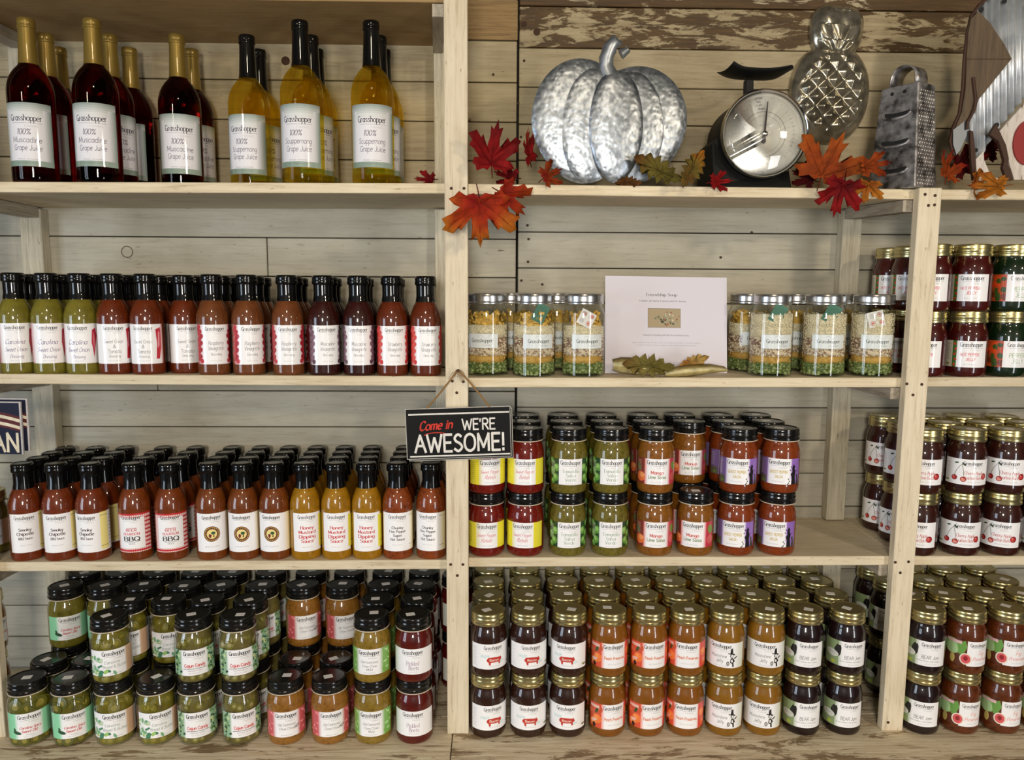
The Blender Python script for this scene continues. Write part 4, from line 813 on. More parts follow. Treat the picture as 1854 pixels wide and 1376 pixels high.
SA = [('smoky', 48, .05), ('smoky', 109, -.05), ('smoky', 169, -.3), ('beer', 246, -.2), ('beer', 311, .0), ('badge', 384, .1), ('badge', 442, -.05), ('badge', 498.5, -.15), ('honey', 554, .1), ('honey', 610, .0), ('honey', 665, -.05), ('chunky', 720, .05), ('chunky', 781, -.2)]
ids = idx([d[0] for d in SA])
for (k, px, rz), n_ in zip(SA, ids):
    for i, (x, y) in enumerate(col_px(k, px, YR, S3L, drift=-.006 if px < 700 else -.002)):
        bottle(k, x, y, S3L.z(x, y)+.0002, rz+(random.uniform(-.25, .25) if i else 0)-.0, lbl(DESC[k][1], n_, i, 'third shelf, left bay'), 'sauce bottles on the third shelf')

# ------------------------------------------------------------------ salsas, two high
YJ = [-.004, .0698, .1436, .2174]
def stack(cols, shelf, ys, tiers, tail, group, lid, skip=(), stick=True, slices=False, zoff=.05):
    ids = idx([c[0] for c in cols])
    for c, ((k, px, rz), n_) in enumerate(zip(cols, ids)):
        x0 = xat(px, ys[0], shelf.z(0, 0)+zoff)
        for i, y in enumerate(ys):
            for t in range(tiers):
                if (c, i, t) in skip: continue
                top = t == tiers-1 or (c, i, t+1) in skip
                x = x0+random.uniform(-.001, .001); z = shelf.z(x, y)+.0002+t*(HJ+.0003)
                tier = 'upper tier' if t else 'lower tier'
                rows = ['front row', 'second row', 'third row', 'back row']
                jar(k, x, y, z, rz+random.uniform(-.12, .12)+(0 if i == 0 else random.uniform(-.3, .3)), f'{DESC[k][1]}, {n_}, {tier}, {rows[i]}, {tail}'.replace(' of its kind', ''), group, lid, stick and top, slices and i < 2)
SAL = [('relish', 880, .15), ('relish', 951, -.1), ('tomatillo', 1028, .05), ('tomatillo', 1104, .15), ('mango', 1184, .2), ('mango', 1258, -.05), ('ghost', 1332, -.1), ('ghost', 1406, -.1)]
stack(SAL, S3R, [.036, .112, .188], 2, 'third shelf', 'salsa and relish jars on the third shelf', 'black', skip={(5, 0, 1)})
# ------------------------------------------------------------------ jams, jellies and preserves, two high on the ledge
JAM = [('bacon', 884, .3), ('bacon', 957, .05), ('bacon', 1030, -.1), ('peach', 1102, .25), ('peach', 1174, .3), ('peach', 1244, .1), ('moon', 1315, -.15), ('moon', 1386, .0), ('bear', 1457, .1), ('bear', 1532, .15)]
stack(JAM, S4, YJ, 2, 'bottom shelf middle', 'gold-lidded jars in the middle bottom bay', 'gold', zoff=.2)
JAR2 = [('bear', 1676, .0), ('fig', 1748, .25), ('fig', 1822, .15), ('fig', 1896, .1)]
stack(JAR2, S4, YJ, 2, 'bottom shelf right', 'gold-lidded jars in the right bottom bay', 'gold', zoff=.2)
stack([('cherry', 1666, -.2), ('cherry', 1740, .1), ('cherry', 1816, -.1), ('cherry', 1890, .0)][:1], S3X, [.03, .105, .18], 2, 'third shelf beside post', 'cherry butter jars beside the right post', 'gold', zoff=.12)
stack([('cherry', 1743, .1), ('cherry', 1817, -.1), ('cherry', 1893, .0)], S3X, [.03, .105, .18], 2, 'third shelf right', 'cherry butter jars on the third shelf right', 'gold', zoff=.12)
stack([('hotpepper', 1681, .0), ('hotpepper', 1754, .05), ('pepper', 1823, .2), ('pepper', 1900, .1)][:1], S2X, [.03, .105, .18], 2, 'beside right post', 'jelly jars beside the right post', 'gold', stick=False, zoff=.13)
stack([('hotpepper', 1754, .05), ('pepper', 1827, .25), ('pepper', 1902, .1)], S2X, [.03, .105, .18], 2, 'right bay', 'jelly jars on the second shelf right', 'gold', stick=False, zoff=.13)
# ------------------------------------------------------------------ pickles
PIC = [('dill', 53, .0), ('dill', 130, .05), ('butter', 207, .0), ('butter', 285, .05), ('cajun', 358, .0), ('cajun', 437, .05), ('chowhot', 518, .0), ('chowhot', 597, .05), ('chow', 676, -.05), ('beet', 750, .0)]
sk = {(c, 0, 1) for c in (0, 1, 3, 6, 7)} | {(c, 1, 1) for c in (0, 1, 6, 7)}
stack(PIC, S4, [-.022, .0525, .127, .2015], 2, 'bottom shelf left', 'black-lidded jars in the left bottom bay', 'black', skip=sk, slices=True, zoff=.07)
x = xat(750, -.022, Z4+.07)+.0755
for t in range(2): jar('beet', x, .180, Z4+.0002+t*(HJ+.0003), .2, f'dark red Pickled Beets jar deep behind the centre post, {"upper" if t else "lower"} one', 'black-lidded jars in the left bottom bay', 'black', False)
x = XL-.075
for t in range(2): jar('peach', x, .09, Z4+.0002+t*(HJ+.0003), .6, f'orange preserves jar at the far left edge, {"upper" if t else "lower"} one', 'jars at the far left edge', 'gold', False)
xm = xat(-20, .075, S3L.z(-.9, .07)+.05)
jar('butter', xm, .075, S3L.z(xm, .075)+.0002, 0, 'yellow pickle jar at the left edge beside the sauce bottles', 'jars at the far left edge', 'gold', False)

# ------------------------------------------------------------------ juice bottles
def jb(kind, px, Y, rz, label):
    x = xat(px, Y, S1L.z(0, 0)+.1); z = S1L.z(x, Y)+.0003
    o = empty('juice_bottle', (x, Y, z), rz+az(x, Y)); tag(o, label, 'bottle', 'grape juice bottles on the top shelf')
    k = 'musc' if kind == 'm' else 'scup'
    if k+'b' not in BODY: BODY[k+'b'] = WINE.mesh(k+'_glass', M[k+'_juice'], 60)
    put('bottle_glass', BODY[k+'b'], o); put('neck_capsule', ME['capsule_gold' if kind == 'm' else 'capsule_black'], o); put('paper_label', LM[k+'j'], o)
MJ = 'dark red Muscadine juice bottle with gold neck'; SJ = 'yellow Scuppernong juice bottle with black neck'
for a in (('m', 60, .036, -.32, MJ+', leftmost of the front row'), ('m', 177, .036, -.3, MJ+', second in the front row'), ('m', 328, .118, -.1, MJ+', front one of the right-hand pair'),
          ('m', 94, .118, -.4, MJ+', directly behind the leftmost one'), ('m', 117, .200, -.1, MJ+', at the back behind the leftmost one'), ('m', 207, .118, .4, MJ+', directly behind the second one'),
          ('m', 243, .200, -.6, MJ+', at the back, third from the left'), ('m', 353, .206, .4, MJ+', rear one of the right-hand pair'),
          ('s', 453, .118, -.35, SJ+', leftmost of the three front ones'), ('s', 548, .036, -.25, SJ+', middle of the three front ones'), ('s', 675, .036, -.05, SJ+', rightmost of the front ones'),
          ('s', 474, .206, .5, SJ+', behind the leftmost yellow one'), ('s', 567, .118, .5, SJ+', behind the middle yellow one'), ('s', 577, .200, .3, SJ+', at the back behind the middle yellow one'),
          ('s', 689, .118, .4, SJ+', behind the rightmost one'), ('s', 697, .200, .2, SJ+', at the back on the far right')): jb(*a)

# ------------------------------------------------------------------ jars of layered soup mix
M['pea'] = pmat('split_pea', srgb(96, 112, 54), .5); M['pea2'] = pmat('pale_split_pea', srgb(142, 152, 96), .5); M['lentil'] = pmat('yellow_bouillon', srgb(196, 156, 76), .7, bump=(300, .6))
M['barley'] = pmat('barley', srgb(222, 206, 176), .6); M['bean'] = pmat('speckled_bean', srgb(156, 124, 104), .5); M['rice'] = pmat('rice', srgb(226, 214, 182), .55)
M['noodle'] = pmat('egg_noodle', srgb(206, 164, 70), .5); M['packet'] = pmat('green_foil_packet', srgb(24, 96, 66), .35)
def grains(name, mats, z0, z1, n, size, r=.0385, wob=.0):
    """one layer of dry grains against the glass: a cylinder core with loose grains standing proud of it"""
    rr = random.Random(name+str(n)); b = MB()
    b.lathe([(.001, z0), (r-.0022, z0), (r-.0022, z1), (.001, z1+.001)], 24, 0)
    t = (1+5**.5)/2; ico = [Vector(v).normalized() for v in ((-1, t, 0), (1, t, 0), (-1, -t, 0), (1, -t, 0), (0, -1, t), (0, 1, t), (0, -1, -t), (0, 1, -t), (t, 0, -1), (t, 0, 1), (-t, 0, -1), (-t, 0, 1))]
    fc = [(0, 11, 5), (0, 5, 1), (0, 1, 7), (0, 7, 10), (0, 10, 11), (1, 5, 9), (5, 11, 4), (11, 10, 2), (10, 7, 6), (7, 1, 8), (3, 9, 4), (3, 4, 2), (3, 2, 6), (3, 6, 8), (3, 8, 9), (4, 9, 5), (2, 4, 11), (6, 2, 10), (8, 6, 7), (9, 8, 1)]
    for k in range(n):
        an = rr.uniform(0, 2*PI); z = rr.uniform(z0, z1)+wob*math.sin(an*2+1); s_ = size*rr.uniform(.75, 1.15); q = r-s_*.35
        b.add([(q*math.cos(an)+v.x*s_, q*math.sin(an)+v.y*s_, z+v.z*s_*.8) for v in ico], fc, None, rr.randrange(len(mats)))
    return b.mesh(name, mats, 180)
SOUP = [('pea_layer', grains('pea_layer', [M['pea'], M['pea2']], .006, .026, 240, .0040, wob=.002)), ('bouillon_layer', grains('bouillon_layer', [M['lentil']], .026, .040, 90, .0018, wob=.002)),
        ('barley_layer', grains('barley_layer', [M['barley'], M['bean']], .040, .060, 330, .0022)), ('bean_layer', grains('bean_layer', [M['bean'], M['barley']], .060, .074, 200, .0026)),
        ('rice_layer', grains('rice_layer', [M['rice']], .074, .098, 420, .0019, wob=.003))]
def ribbon_noodles(seed):
    rr = random.Random(seed); b = MB()
    for k in range(60):
        an = rr.uniform(0, 2*PI); z = rr.uniform(.098, .124); L_ = rr.uniform(.008, .014); r0 = rr.uniform(.026, .036); tl = rr.uniform(-.8, .8); pts = []
        for i in range(5):
            u = (i/4-.5)*L_; a2 = an+u*math.cos(tl)/r0; pts.append((a2, z+u*math.sin(tl), r0+.0015*math.sin(i*1.7+k)))
        vs = []
        for a2, zz, q in pts:
            for d in (-.0025, .0025): vs.append((q*math.cos(a2-d*math.sin(tl)/q), q*math.sin(a2-d*math.sin(tl)/q), zz+d*math.cos(tl)))
        b.add(vs, [(2*i, 2*i+1, 2*i+3, 2*i+2) for i in range(4)])
    b.lathe([(.001, .097), (.026, .098), (.024, .116), (.001, .118)], 14)
    return b.mesh('noodle_layer', M['noodle'], 180)
NOOD = ribbon_noodles(4)
b = MB(); b.box(-.013, .013, -.001, .001, -.018, .018); PACK = b.mesh('herb_packet', M['packet'], 0)
pp = Print(None); pp.rect(-15, -15, 15, 15, srgb(226, 222, 218))
for a_, b_ in ((-7, 7), (7, -7), (-8, -8), (8, 8)):
    if (a_, b_) in ((-7, 7), (7, -7), (8, 8)): pp.ring(a_, b_, 3.6, 4.4, srgb(196, 90, 80), 16); pp.ring(a_, b_, 0.1, 2.4, srgb(206, 110, 96), 12)
    for k in range(5): pp.rect(-a_-4+k*1.8, b_-3.6, -a_-3.4+k*1.8, b_+3.6, GREY) if (a_, b_) != (-8, -8) else None
OXY = pp.mb.mesh('white_absorber_packet', M['paper'], 0)
def soup(px, Y, rz, label, full=True, white=False, green=False, oats=False):
    x = xat(px, Y, S2R.z0+.07); z = S2R.z(x, Y)+.0003
    o = empty('soup_mix_jar', (x, Y, z), rz+az(x, Y)); tag(o, label, 'jar', 'soup mix jars on the second shelf')
    put('jar_glass', ME['quart_glass'], o); put('jar_lid', ME['lid_silver'], o); put('paper_label', LM['soup'], o)
    for n_, me in SOUP:
        q = put(n_, me, o, (0, 0, 0), (0, 0, random.uniform(0, 6))); q['kind'] = 'stuff'
    if oats:
        q = put('rice_layer', SOUP[4][1], o, (0, 0, .022), (0, 0, 2)); q['kind'] = 'stuff'
    else: q = put('noodle_layer', NOOD, o, (0, 0, 0), (0, 0, random.uniform(0, 6))); q['kind'] = 'stuff'
    f = -PI/2-rz
    if white: put('absorber_packet', OXY, o, (.0375*math.cos(f+.15), .0375*math.sin(f+.15), .112), (-.12, white*.6, -rz+.15))
    if green: put('herb_packet', PACK, o, (.034*math.cos(f+.35), .034*math.sin(f+.35), .122), (0, .5, -rz+.35))
soup(882, .060, -.25, 'soup mix jar half hidden behind the centre post')
soup(967, .045, .25, 'soup mix jar with green packet, middle of the left three', green=True)
soup(1056, .045, .22, 'soup mix jar with white packet, just left of the white card', white=.8)
soup(925, .150, .1, 'soup mix jar at the back between the two leftmost jars')
soup(1008, .150, .2, 'soup mix jar at the back behind the middle left jar')
soup(1395, .045, .35, 'soup mix jar with pale oats, just right of the white card', oats=True, green=True)
soup(1491, .045, .25, 'soup mix jar with green packet, middle of the right three', oats=True, green=True)
soup(1578, .045, .3, 'soup mix jar with white packet, beside the right post', white=2.2, oats=True)
soup(1354, .133, .5, 'soup mix jar partly hidden behind the white card')
soup(1438, .145, .1, 'soup mix jar at the back behind the pale oats jar')
soup(1520, .145, .1, 'soup mix jar at the back behind the middle right jar')

# ------------------------------------------------------------------ card on the second shelf
def quad_frame(c0, c1, c2, c3):   # px corners tl, tr, br, bl with their depth: an orthonormal frame lying in that quad
    tl, tr, br, bl = [pt(*c) for c in (c0, c1, c2, c3)]
    ctr = (tl+tr+br+bl)/4; ex = ((tr-tl)+(br-bl)).normalized(); up = ((tl-bl)+(tr-br)); up = (up-ex*up.dot(ex)).normalized(); n = ex.cross(up)
    wd = ((tr-tl).length+(br-bl).length)/2; ht = ((tl-bl).length+(tr-br).length)/2
    return ctr, ex, up, n, wd, ht
def framed(o, ctr, ex, up):
    n = ex.cross(up)            # local x=ex, local y=-n (into the scene), local z=up
    o.matrix_world = Matrix(((ex.x, -n.x, up.x, ctr.x), (ex.y, -n.y, up.y, ctr.y), (ex.z, -n.z, up.z, ctr.z), (0, 0, 0, 1)))
ctr, ex, up, n, wd, ht = quad_frame((1092, 501, .115), (1310, 502, .115), (1322, 681, .080), (1099, 676, .080))
card = empty('recipe_card'); framed(card, ctr+Vector((0, 0, .0005)), ex, up); tag(card, 'white card headed Friendship Soup standing between the soup mix jars', 'sign')
hw, hh = wd*500, ht*500
b = MB(); b.box(-hw/1000, hw/1000, .0003, .002, -hh/1000, hh/1000); b.build('acrylic_holder', pmat('clear_card_holder', srgb(210, 206, 206), .2, coat=.6), card, 0)
p = Print(None); p.rect(-hw, -hh, hw, hh, srgb(216, 211, 220)); p.up()
def cm(px, py):  # millimetres on the card from its picture position
    q = pt(px, py, .098)-ctr; return q.dot(ex)*1000, q.dot(up)*1000
for txt, x_, y_, sz, st, ft in (('Friendship Soup', 1200, 535, 5.5, 'serif', 63), ('A simple, yet hearty & savory meal for sharing', 1201, 545.5, 3, 'sans', 95), ('Produced in Friendship with Pilot Farm and House of Joy', 1205, 609, 2.8, 'sans', 93)):
    a_, b_ = cm(x_, y_); p.text(txt, a_, b_, sz, INK, st, fit=ft)
for txt, y_, ft in (('Makes 1 gallon of soup.  For use or long term storage in your pantry.  Directions included.', 622.5, 138), ('Ingredients: split peas, lentils, rice, barley, noodles, chicken seasoning, onion, spices', 627, 122)):
    a_, b_ = cm(1205, y_); p.text(txt, a_, b_, 2, GREY, 'sans', fit=ft)
a0, b0 = cm(1173, 593); a1, b1 = cm(1233, 559); p.rect(a0-.4, b0-.4, a1+.4, b1+.4, INK); p.rect(a0, b0, a1, b1, srgb(168, 150, 118))
r = rnd(2)
for k in range(40):
    p.ell(a0+(a1-a0)*(.55+r.gauss(0, .14)), b0+(b1-b0)*(.45+r.gauss(0, .2)*.9), r.uniform(1, 4), r.uniform(.8, 2.5), [srgb(110, 122, 96), srgb(60, 66, 50), srgb(160, 160, 130), srgb(150, 96, 72), srgb(206, 196, 168)][k % 5], r.random()*3, 8)
p.mb.build('printed_sheet', M['paper'], card, 0)

# ------------------------------------------------------------------ leaves
MAPLE = [(0, 1), (.08, .8), (.2, .84), (.16, .6), (.18, .38), (.3, .46), (.4, .64), (.46, .56), (.62, .7), (.84, .62), (.72, .48), (.82, .36), (.6, .27), (.42, .12), (.56, .08), (.7, -.06), (.52, -.1), (.46, -.22), (.28, -.12), (.12, -.16), (.03, -.06)]
OAK = [(0, 1), (.06, .95), (.13, .84), (.07, .76), (.17, .76), (.27, .66), (.12, .55), (.2, .53), (.33, .42), (.15, .34), (.2, .3), (.32, .18), (.13, .12), (.2, .03), (.22, -.06), (.09, -.1), (.12, -.2), (.08, -.28), (.02, -.34)]
def leaf(name, half, px, py, Y, wpx, rot, tilt, c_in, c_mid, c_tip, label, bend=(.3, .2), yaw=0., group='silk autumn leaves on the top shelf', seed=0, curl=.0, sx=1., stem=True):
    rr = random.Random(seed*13+len(label)); out = [(x, y) for x, y in half]+[(-x, y) for x, y in half[::-1] if x > 0]
    out = [(x*rr.uniform(.93, 1.07)*sx, y+rr.uniform(-.02, .02)) for x, y in out]; n = len(out); b = MB(); S = wpx/pxs(Y, .2)/1.64
    cen = (0, .12 if half is MAPLE else .3); rings = (.0, .25, .5, .75, 1.); vs = []
    for r_ in rings[1:]:
        for i, (x, y) in enumerate(out):
            X_, Y_ = cen[0]+(x-cen[0])*r_, cen[1]+(y-cen[1])*r_
            d = -bend[0]*X_*X_-bend[1]*(Y_-.2)**2+curl*X_*Y_+.035*math.sin(i*2.4)*r_+.03*math.sin(3*X_+5*Y_+seed)
            vs.append((X_*S, d*S, Y_*S))
    vs.append((0, .03*S, cen[1]*S)); ce = len(vs)-1; fs = []; cs = []
    def colr(v):
        x, y = v[0]/S, v[2]/S; t = min(1, math.hypot(x, y-.0)/1.0); t = max(0, min(1, t+.14*math.sin(9*x+seed)*math.cos(7*y)))
        a, b2, u = (c_in, c_mid, t*2) if t < .5 else (c_mid, c_tip, t*2-1); return tuple(p_+(q_-p_)*u for p_, q_ in zip(a, b2))
    for i in range(n): fs.append((ce, i, (i+1) % n))
    for j in range(len(rings)-2):
        for i in range(n): k = (i+1) % n; fs.append((j*n+i, (j+1)*n+i, (j+1)*n+k, j*n+k))
    cs = [tuple(colr(vs[q]) for q in f) for f in fs]; b.add(vs, fs, cs)
    root = b.build(name, M['leaf'], None, 180)
    m = root.modifiers.new('thickness', 'SOLIDIFY'); m.thickness = .0004
    vb = MB(); tips = ((0, .92), (.7, .58), (-.7, .58), (.5, -.06), (-.5, -.06)) if half is MAPLE else ((0, .92), (.22, .6), (-.22, .6), (.26, .34), (-.26, .34), (.24, .06), (-.24, .06))
    for tx, ty in tips:
        base = (0, -.02) if half is MAPLE or tx == 0 else (0, ty-.14); pts = []
        for i in range(6):
            u = i/5; X_, Y_ = (base[0]+(tx*sx-base[0])*u), base[1]+(ty-base[1])*u; d = -bend[0]*X_*X_-bend[1]*(Y_-.2)**2+curl*X_*Y_-.012; pts.append((X_*S, d*S-.0004, Y_*S))
        vb.tube(pts, [.0011*(1-.7*i/5) for i in range(6)], 5, 0, tuple(c*.7 for c in c_mid))
    if stem: vb.tube([(0, -.01*S, .0), (.02*S, .0, -.15*S), (.06*S, .01*S, -.34*S)], [.0012, .0011, .0009], 6, 0, tuple(c*.55 for c in c_in))
    vb.build('leaf_veins', M['leaf'], root, 180)
    root.matrix_world = Matrix.Translation(pt(px, py, Y)) @ Matrix.Rotation(yaw, 4, 'Z') @ Matrix.Rotation(rot, 4, 'Y') @ Matrix.Rotation(tilt, 4, 'X')
    tag(root, label, 'leaf', group); return root
RD, DR_, OR, YO, BR, GO = srgb(134, 14, 16), srgb(82, 8, 12), srgb(148, 62, 18), srgb(176, 106, 28), srgb(104, 66, 28), srgb(104, 92, 36)
R = math.radians
leaf('maple_leaf', MAPLE, 890, 296, -.04, 122, R(4), .1, RD, RD, DR_, 'dark red maple leaf standing upright at the centre post', (.2, .3), .35, seed=1, sx=.8)
leaf('maple_leaf', MAPLE, 908, 350, -.055, 100, R(128), -.2, RD, srgb(160, 44, 14), OR, 'orange-red maple leaf pointing right, tangled with the hanging one', (.3, .1), .2, seed=2, sx=.85)
leaf('maple_leaf', MAPLE, 868, 362, -.092, 140, R(178), -.25, RD, srgb(166, 50, 14), YO, 'large red and orange maple leaf hanging over the shelf edge', (.15, .15), .1, seed=3, sx=1.)
leaf('maple_leaf', MAPLE, 958, 286, .05, 90, R(-28), .1, RD, RD, OR, 'narrow red leaf seen edge-on left of the tin pumpkin', (.5, .3), .95, seed=4, sx=.5)
leaf('maple_leaf', MAPLE, 985, 322, -.005, 82, R(62), -.5, RD, OR, RD, 'small red-orange leaf lying at the foot of the tin pumpkin', (.4, .2), .2, seed=5, sx=.62)
leaf('maple_leaf', MAPLE, 930, 322, .03, 70, R(-70), -.5, DR_, RD, DR_, 'dark red leaf lying behind the upright one', (.4, .2), 0, seed=6, sx=.6)
leaf('maple_leaf', MAPLE, 782, 326, .02, 66, R(-82), -.6, DR_, RD, RD, 'dark red leaf lying on the shelf left of the post', (.3, .2), 0, seed=7, sx=.5)
leaf('oak_leaf', OAK, 1212, 318, -.004, 118, R(-62), -.3, GO, GO, BR, 'olive oak leaf at the right foot of the tin pumpkin', (.4, .3), .1, seed=8, sx=1.1)
leaf('oak_leaf', OAK, 1243, 322, -.036, 100, R(35), -.3, BR, GO, YO, 'brown-gold oak leaf between pumpkin and scale', (.5, .3), .1, seed=9, sx=1.1)
leaf('oak_leaf', OAK, 1150, 331, .0, 80, R(-80), -.9, BR, BR, BR, 'small brown leaf lying flat under the pumpkin rim', (.3, .2), 0, seed=10, sx=.8)
leaf('maple_leaf', MAPLE, 1290, 329, -.012, 74, R(84), -.5, RD, RD, srgb(200, 40, 40), 'bright red leaf curling at the foot of the scale', (.6, .3), 0, seed=11, sx=.5)
leaf('maple_leaf', MAPLE, 1488, 318, -.01, 132, R(24), .0, OR, OR, srgb(176, 88, 26), 'large orange maple leaf leaning between scale and grater', (.2, .2), -.25, seed=12)
leaf('maple_leaf', MAPLE, 1528, 332, -.04, 104, R(190), -.35, DR_, RD, RD, 'deep red maple leaf drooping over the shelf edge', (.3, .2), 0, seed=13, sx=.85)
leaf('maple_leaf', MAPLE, 1572, 332, -.03, 62, R(185), -.3, OR, YO, YO, 'small yellow-orange leaf over the shelf edge by the grater', (.3, .2), 0, seed=14)
leaf('maple_leaf', MAPLE, 1568, 302, -.06, 110, R(78), -.3, OR, OR, RD, 'long orange leaf reaching across the grater front', (.4, .1), .1, seed=15, sx=.42)
leaf('maple_leaf', MAPLE, 1470, 326, .03, 70, R(-60), -.4, DR_, DR_, DR_, 'dark maroon leaf lying behind the orange one', (.3, .2), 0, seed=16, sx=.7)
leaf('maple_leaf', MAPLE, 1712, 318, .01, 84, R(20), -.2, OR, OR, RD, 'orange leaf standing right of the grater', (.5, .3), .4, seed=17, sx=.8)
leaf('maple_leaf', MAPLE, 1762, 333, .004, 110, R(84), -.75, OR, YO, OR, 'golden leaf lying along the shelf by the cut-out', (.3, .2), 0, seed=18, sx=.55)
leaf('maple_leaf', MAPLE, 1812, 337, -.035, 92, R(-84), -.7, YO, YO, OR, 'yellow-orange leaf at the far right of the top shelf', (.3, .2), 0, seed=19, sx=.55)
leaf('maple_leaf', MAPLE, 1735, 300, .12, 110, R(70), -.2, DR_, DR_, RD, 'maroon leaf behind the metal cut-out', (.3, .2), 0, seed=20, sx=.6)
leaf('maple_leaf', MAPLE, 1800, 272, .16, 70, R(-75), -.1, DR_, DR_, DR_, 'maroon leaf seen through the cut-out legs', (.3, .2), 0, seed=21, sx=.8)
# corn husks and a dried leaf before the card
def husk(pxs_, w0, label, seed):
    rr = random.Random(seed); pts = [pt(a, b_, y) for a, b_, y in pxs_]; b = MB(); nn = len(pts); vs = []; cs = []
    for i, p_ in enumerate(pts):
        u = i/(nn-1); hwid = w0*(.35+.65*math.sin(PI*min(1, .12+u*.85)))
        for k in range(5):
            v = k/2-1; vs.append(p_+Vector((0, -.010*v*v*-1-.004, v*hwid*.8))+Vector((0, -.012*(1-v*v), 0)))
    fs = [(i*5+k, i*5+k+1, (i+1)*5+k+1, (i+1)*5+k) for i in range(nn-1) for k in range(4)]
    c1, c2 = srgb(226, 212, 160), srgb(190, 170, 108)
    b.add(vs, fs, [c1 if f[0] % 5 in (0, 2) else c2 for f in fs]); o = b.build('corn_husk', M['leaf'], None, 180); o.modifiers.new('thickness', 'SOLIDIFY').thickness = .0008
    tag(o, label, 'corn husk', 'dried husks in front of the card')
husk([(1109, 661, .03), (1125, 662, .025), (1150, 664, .02), (1180, 668, .02), (1205, 672, .02)], .021, 'pale dried corn husk lying left of the oak leaf', 1)
husk([(1202, 676, .015), (1225, 674, .015), (1255, 671, .018), (1285, 668, .02), (1313, 669, .022)], .014, 'pale dried corn husk stretching right before the card', 2)
leaf('oak_leaf', OAK, 1196, 663, .0, 122, R(-86), -.1, GO, srgb(130, 118, 60), BR, 'dried olive oak leaf lying across the corn husks', (.6, .3), 0, group='dried husks in front of the card', seed=31, sx=.95)
leaf('oak_leaf', OAK, 1240, 660, .03, 76, R(70), -.1, YO, srgb(196, 160, 90), srgb(176, 140, 70), 'small tan dried leaf right of the olive one', (.6, .3), 0, group='dried husks in front of the card', seed=32, sx=.9)

# ------------------------------------------------------------------ hanging sign with twine
ctr, ex, up, n, wd, ht = quad_frame((733, 741, -.034), (924, 734.5, -.034), (926, 826.5, -.034), (737, 832, -.034))
sign = empty('hanging_sign'); framed(sign, ctr, ex, up); tag(sign, 'black wooden sign reading Come in WE\'RE AWESOME! hanging from the centre post', 'sign')
hw, hh = wd*500, ht*500
def signboard(name, dy, dx, dz):
    b = MB(); b.box(-hw/1000+dx, hw/1000+dx, .0+dy, .004+dy, -hh/1000+dz, hh/1000+dz, 0, srgb(206, 202, 192)); b.box(-hw/1000+dx+.0012, hw/1000+dx-.0012, -.0004+dy, dy+.001, -hh/1000+dz+.0012, hh/1000+dz-.0012, 0, srgb(12, 12, 13)); return b.build(name, M['signpaint'], sign, 0)
signboard('sign_board', 0, 0, 0); signboard('rear_board', .0062, .0035, -.0045)
p = Print(None); p.n = 20; WH = srgb(236, 232, 224); RED = srgb(216, 62, 48)
p.rect(-hw+6, hh-12.5, hw-2.5, hh-9.6, WH); p.rect(-hw+6, -hh+4, hw-2.5, -hh+6.8, WH)
p.text('Come in', -hw*.43, hh*.16, 17, RED, 'brush', rot=.05, fit=62)
sw = [(-hw*.66+i*5, -1.5+4.6*math.sin(i/10*PI*.9+.2)+(-2 if i == 0 else 0)-i*.1) for i in range(11)]
for i in range(10): p.poly([sw[i], (sw[i][0], sw[i][1]-1.5), (sw[i+1][0], sw[i+1][1]-1.5), sw[i+1]], RED)
p.up(); p.text("WE'RE", hw*.39, hh*.12, 20, WH, 'cond', fit=62).text('AWESOME!', 2, -hh*.72, 32, WH, 'cond', fit=170)
p.mb.build('sign_lettering', M['signpaint'], sign, 0)
nl = pt(829.5, 671, -.03); M['twine'] = pmat('jute_twine', srgb(150, 116, 70), .85, bump=(900, .8))
tb = MB(); Lp, Rp = pt(773, 739, -.033), pt(886, 736, -.033)
def strand(a, b_, sag, ph):
    pts = [a.lerp(b_, i/24)+Vector((.0009*math.cos(i*1.6+ph), .0009*math.sin(i*1.6+ph)-.001, -sag*math.sin(PI*i/24))) for i in range(25)]; tb.tube(pts, .0013, 6)
for ph in (0, 2.1, 4.2): strand(nl+Vector((-.002, -.004, 0)), Lp, .002, ph); strand(nl+Vector((.002, -.004, 0)), Rp, -.002, ph)
r = rnd(3)
for k in range(22):
    a_ = nl+Vector((r.uniform(-.004, .004), -.004, r.uniform(-.004, .002))); d = Vector((r.uniform(-.016, .016), r.uniform(-.004, 0), r.uniform(-.022, -.004))); tb.tube([a_, a_+d*.5+Vector((0, 0, .004)), a_+d], .0003, 4)
tw = tb.build('twine', M['twine']); mw = sign.matrix_world.inverted(); tw.parent = sign; tw.matrix_parent_inverse = mw
nb = MB(); nb.tube([nl+Vector((0, .012, 0)), nl+Vector((0, -.008, .001))], .0012, 8); nb.tube([nl+Vector((0, -.008, .001)), nl+Vector((0, -.0095, .001))], .003, 10)
o = nb.build('nail', M['nail']); o.parent = posts[1][0]; o.matrix_parent_inverse = Matrix.Translation(-(posts[1][0].location+UL))

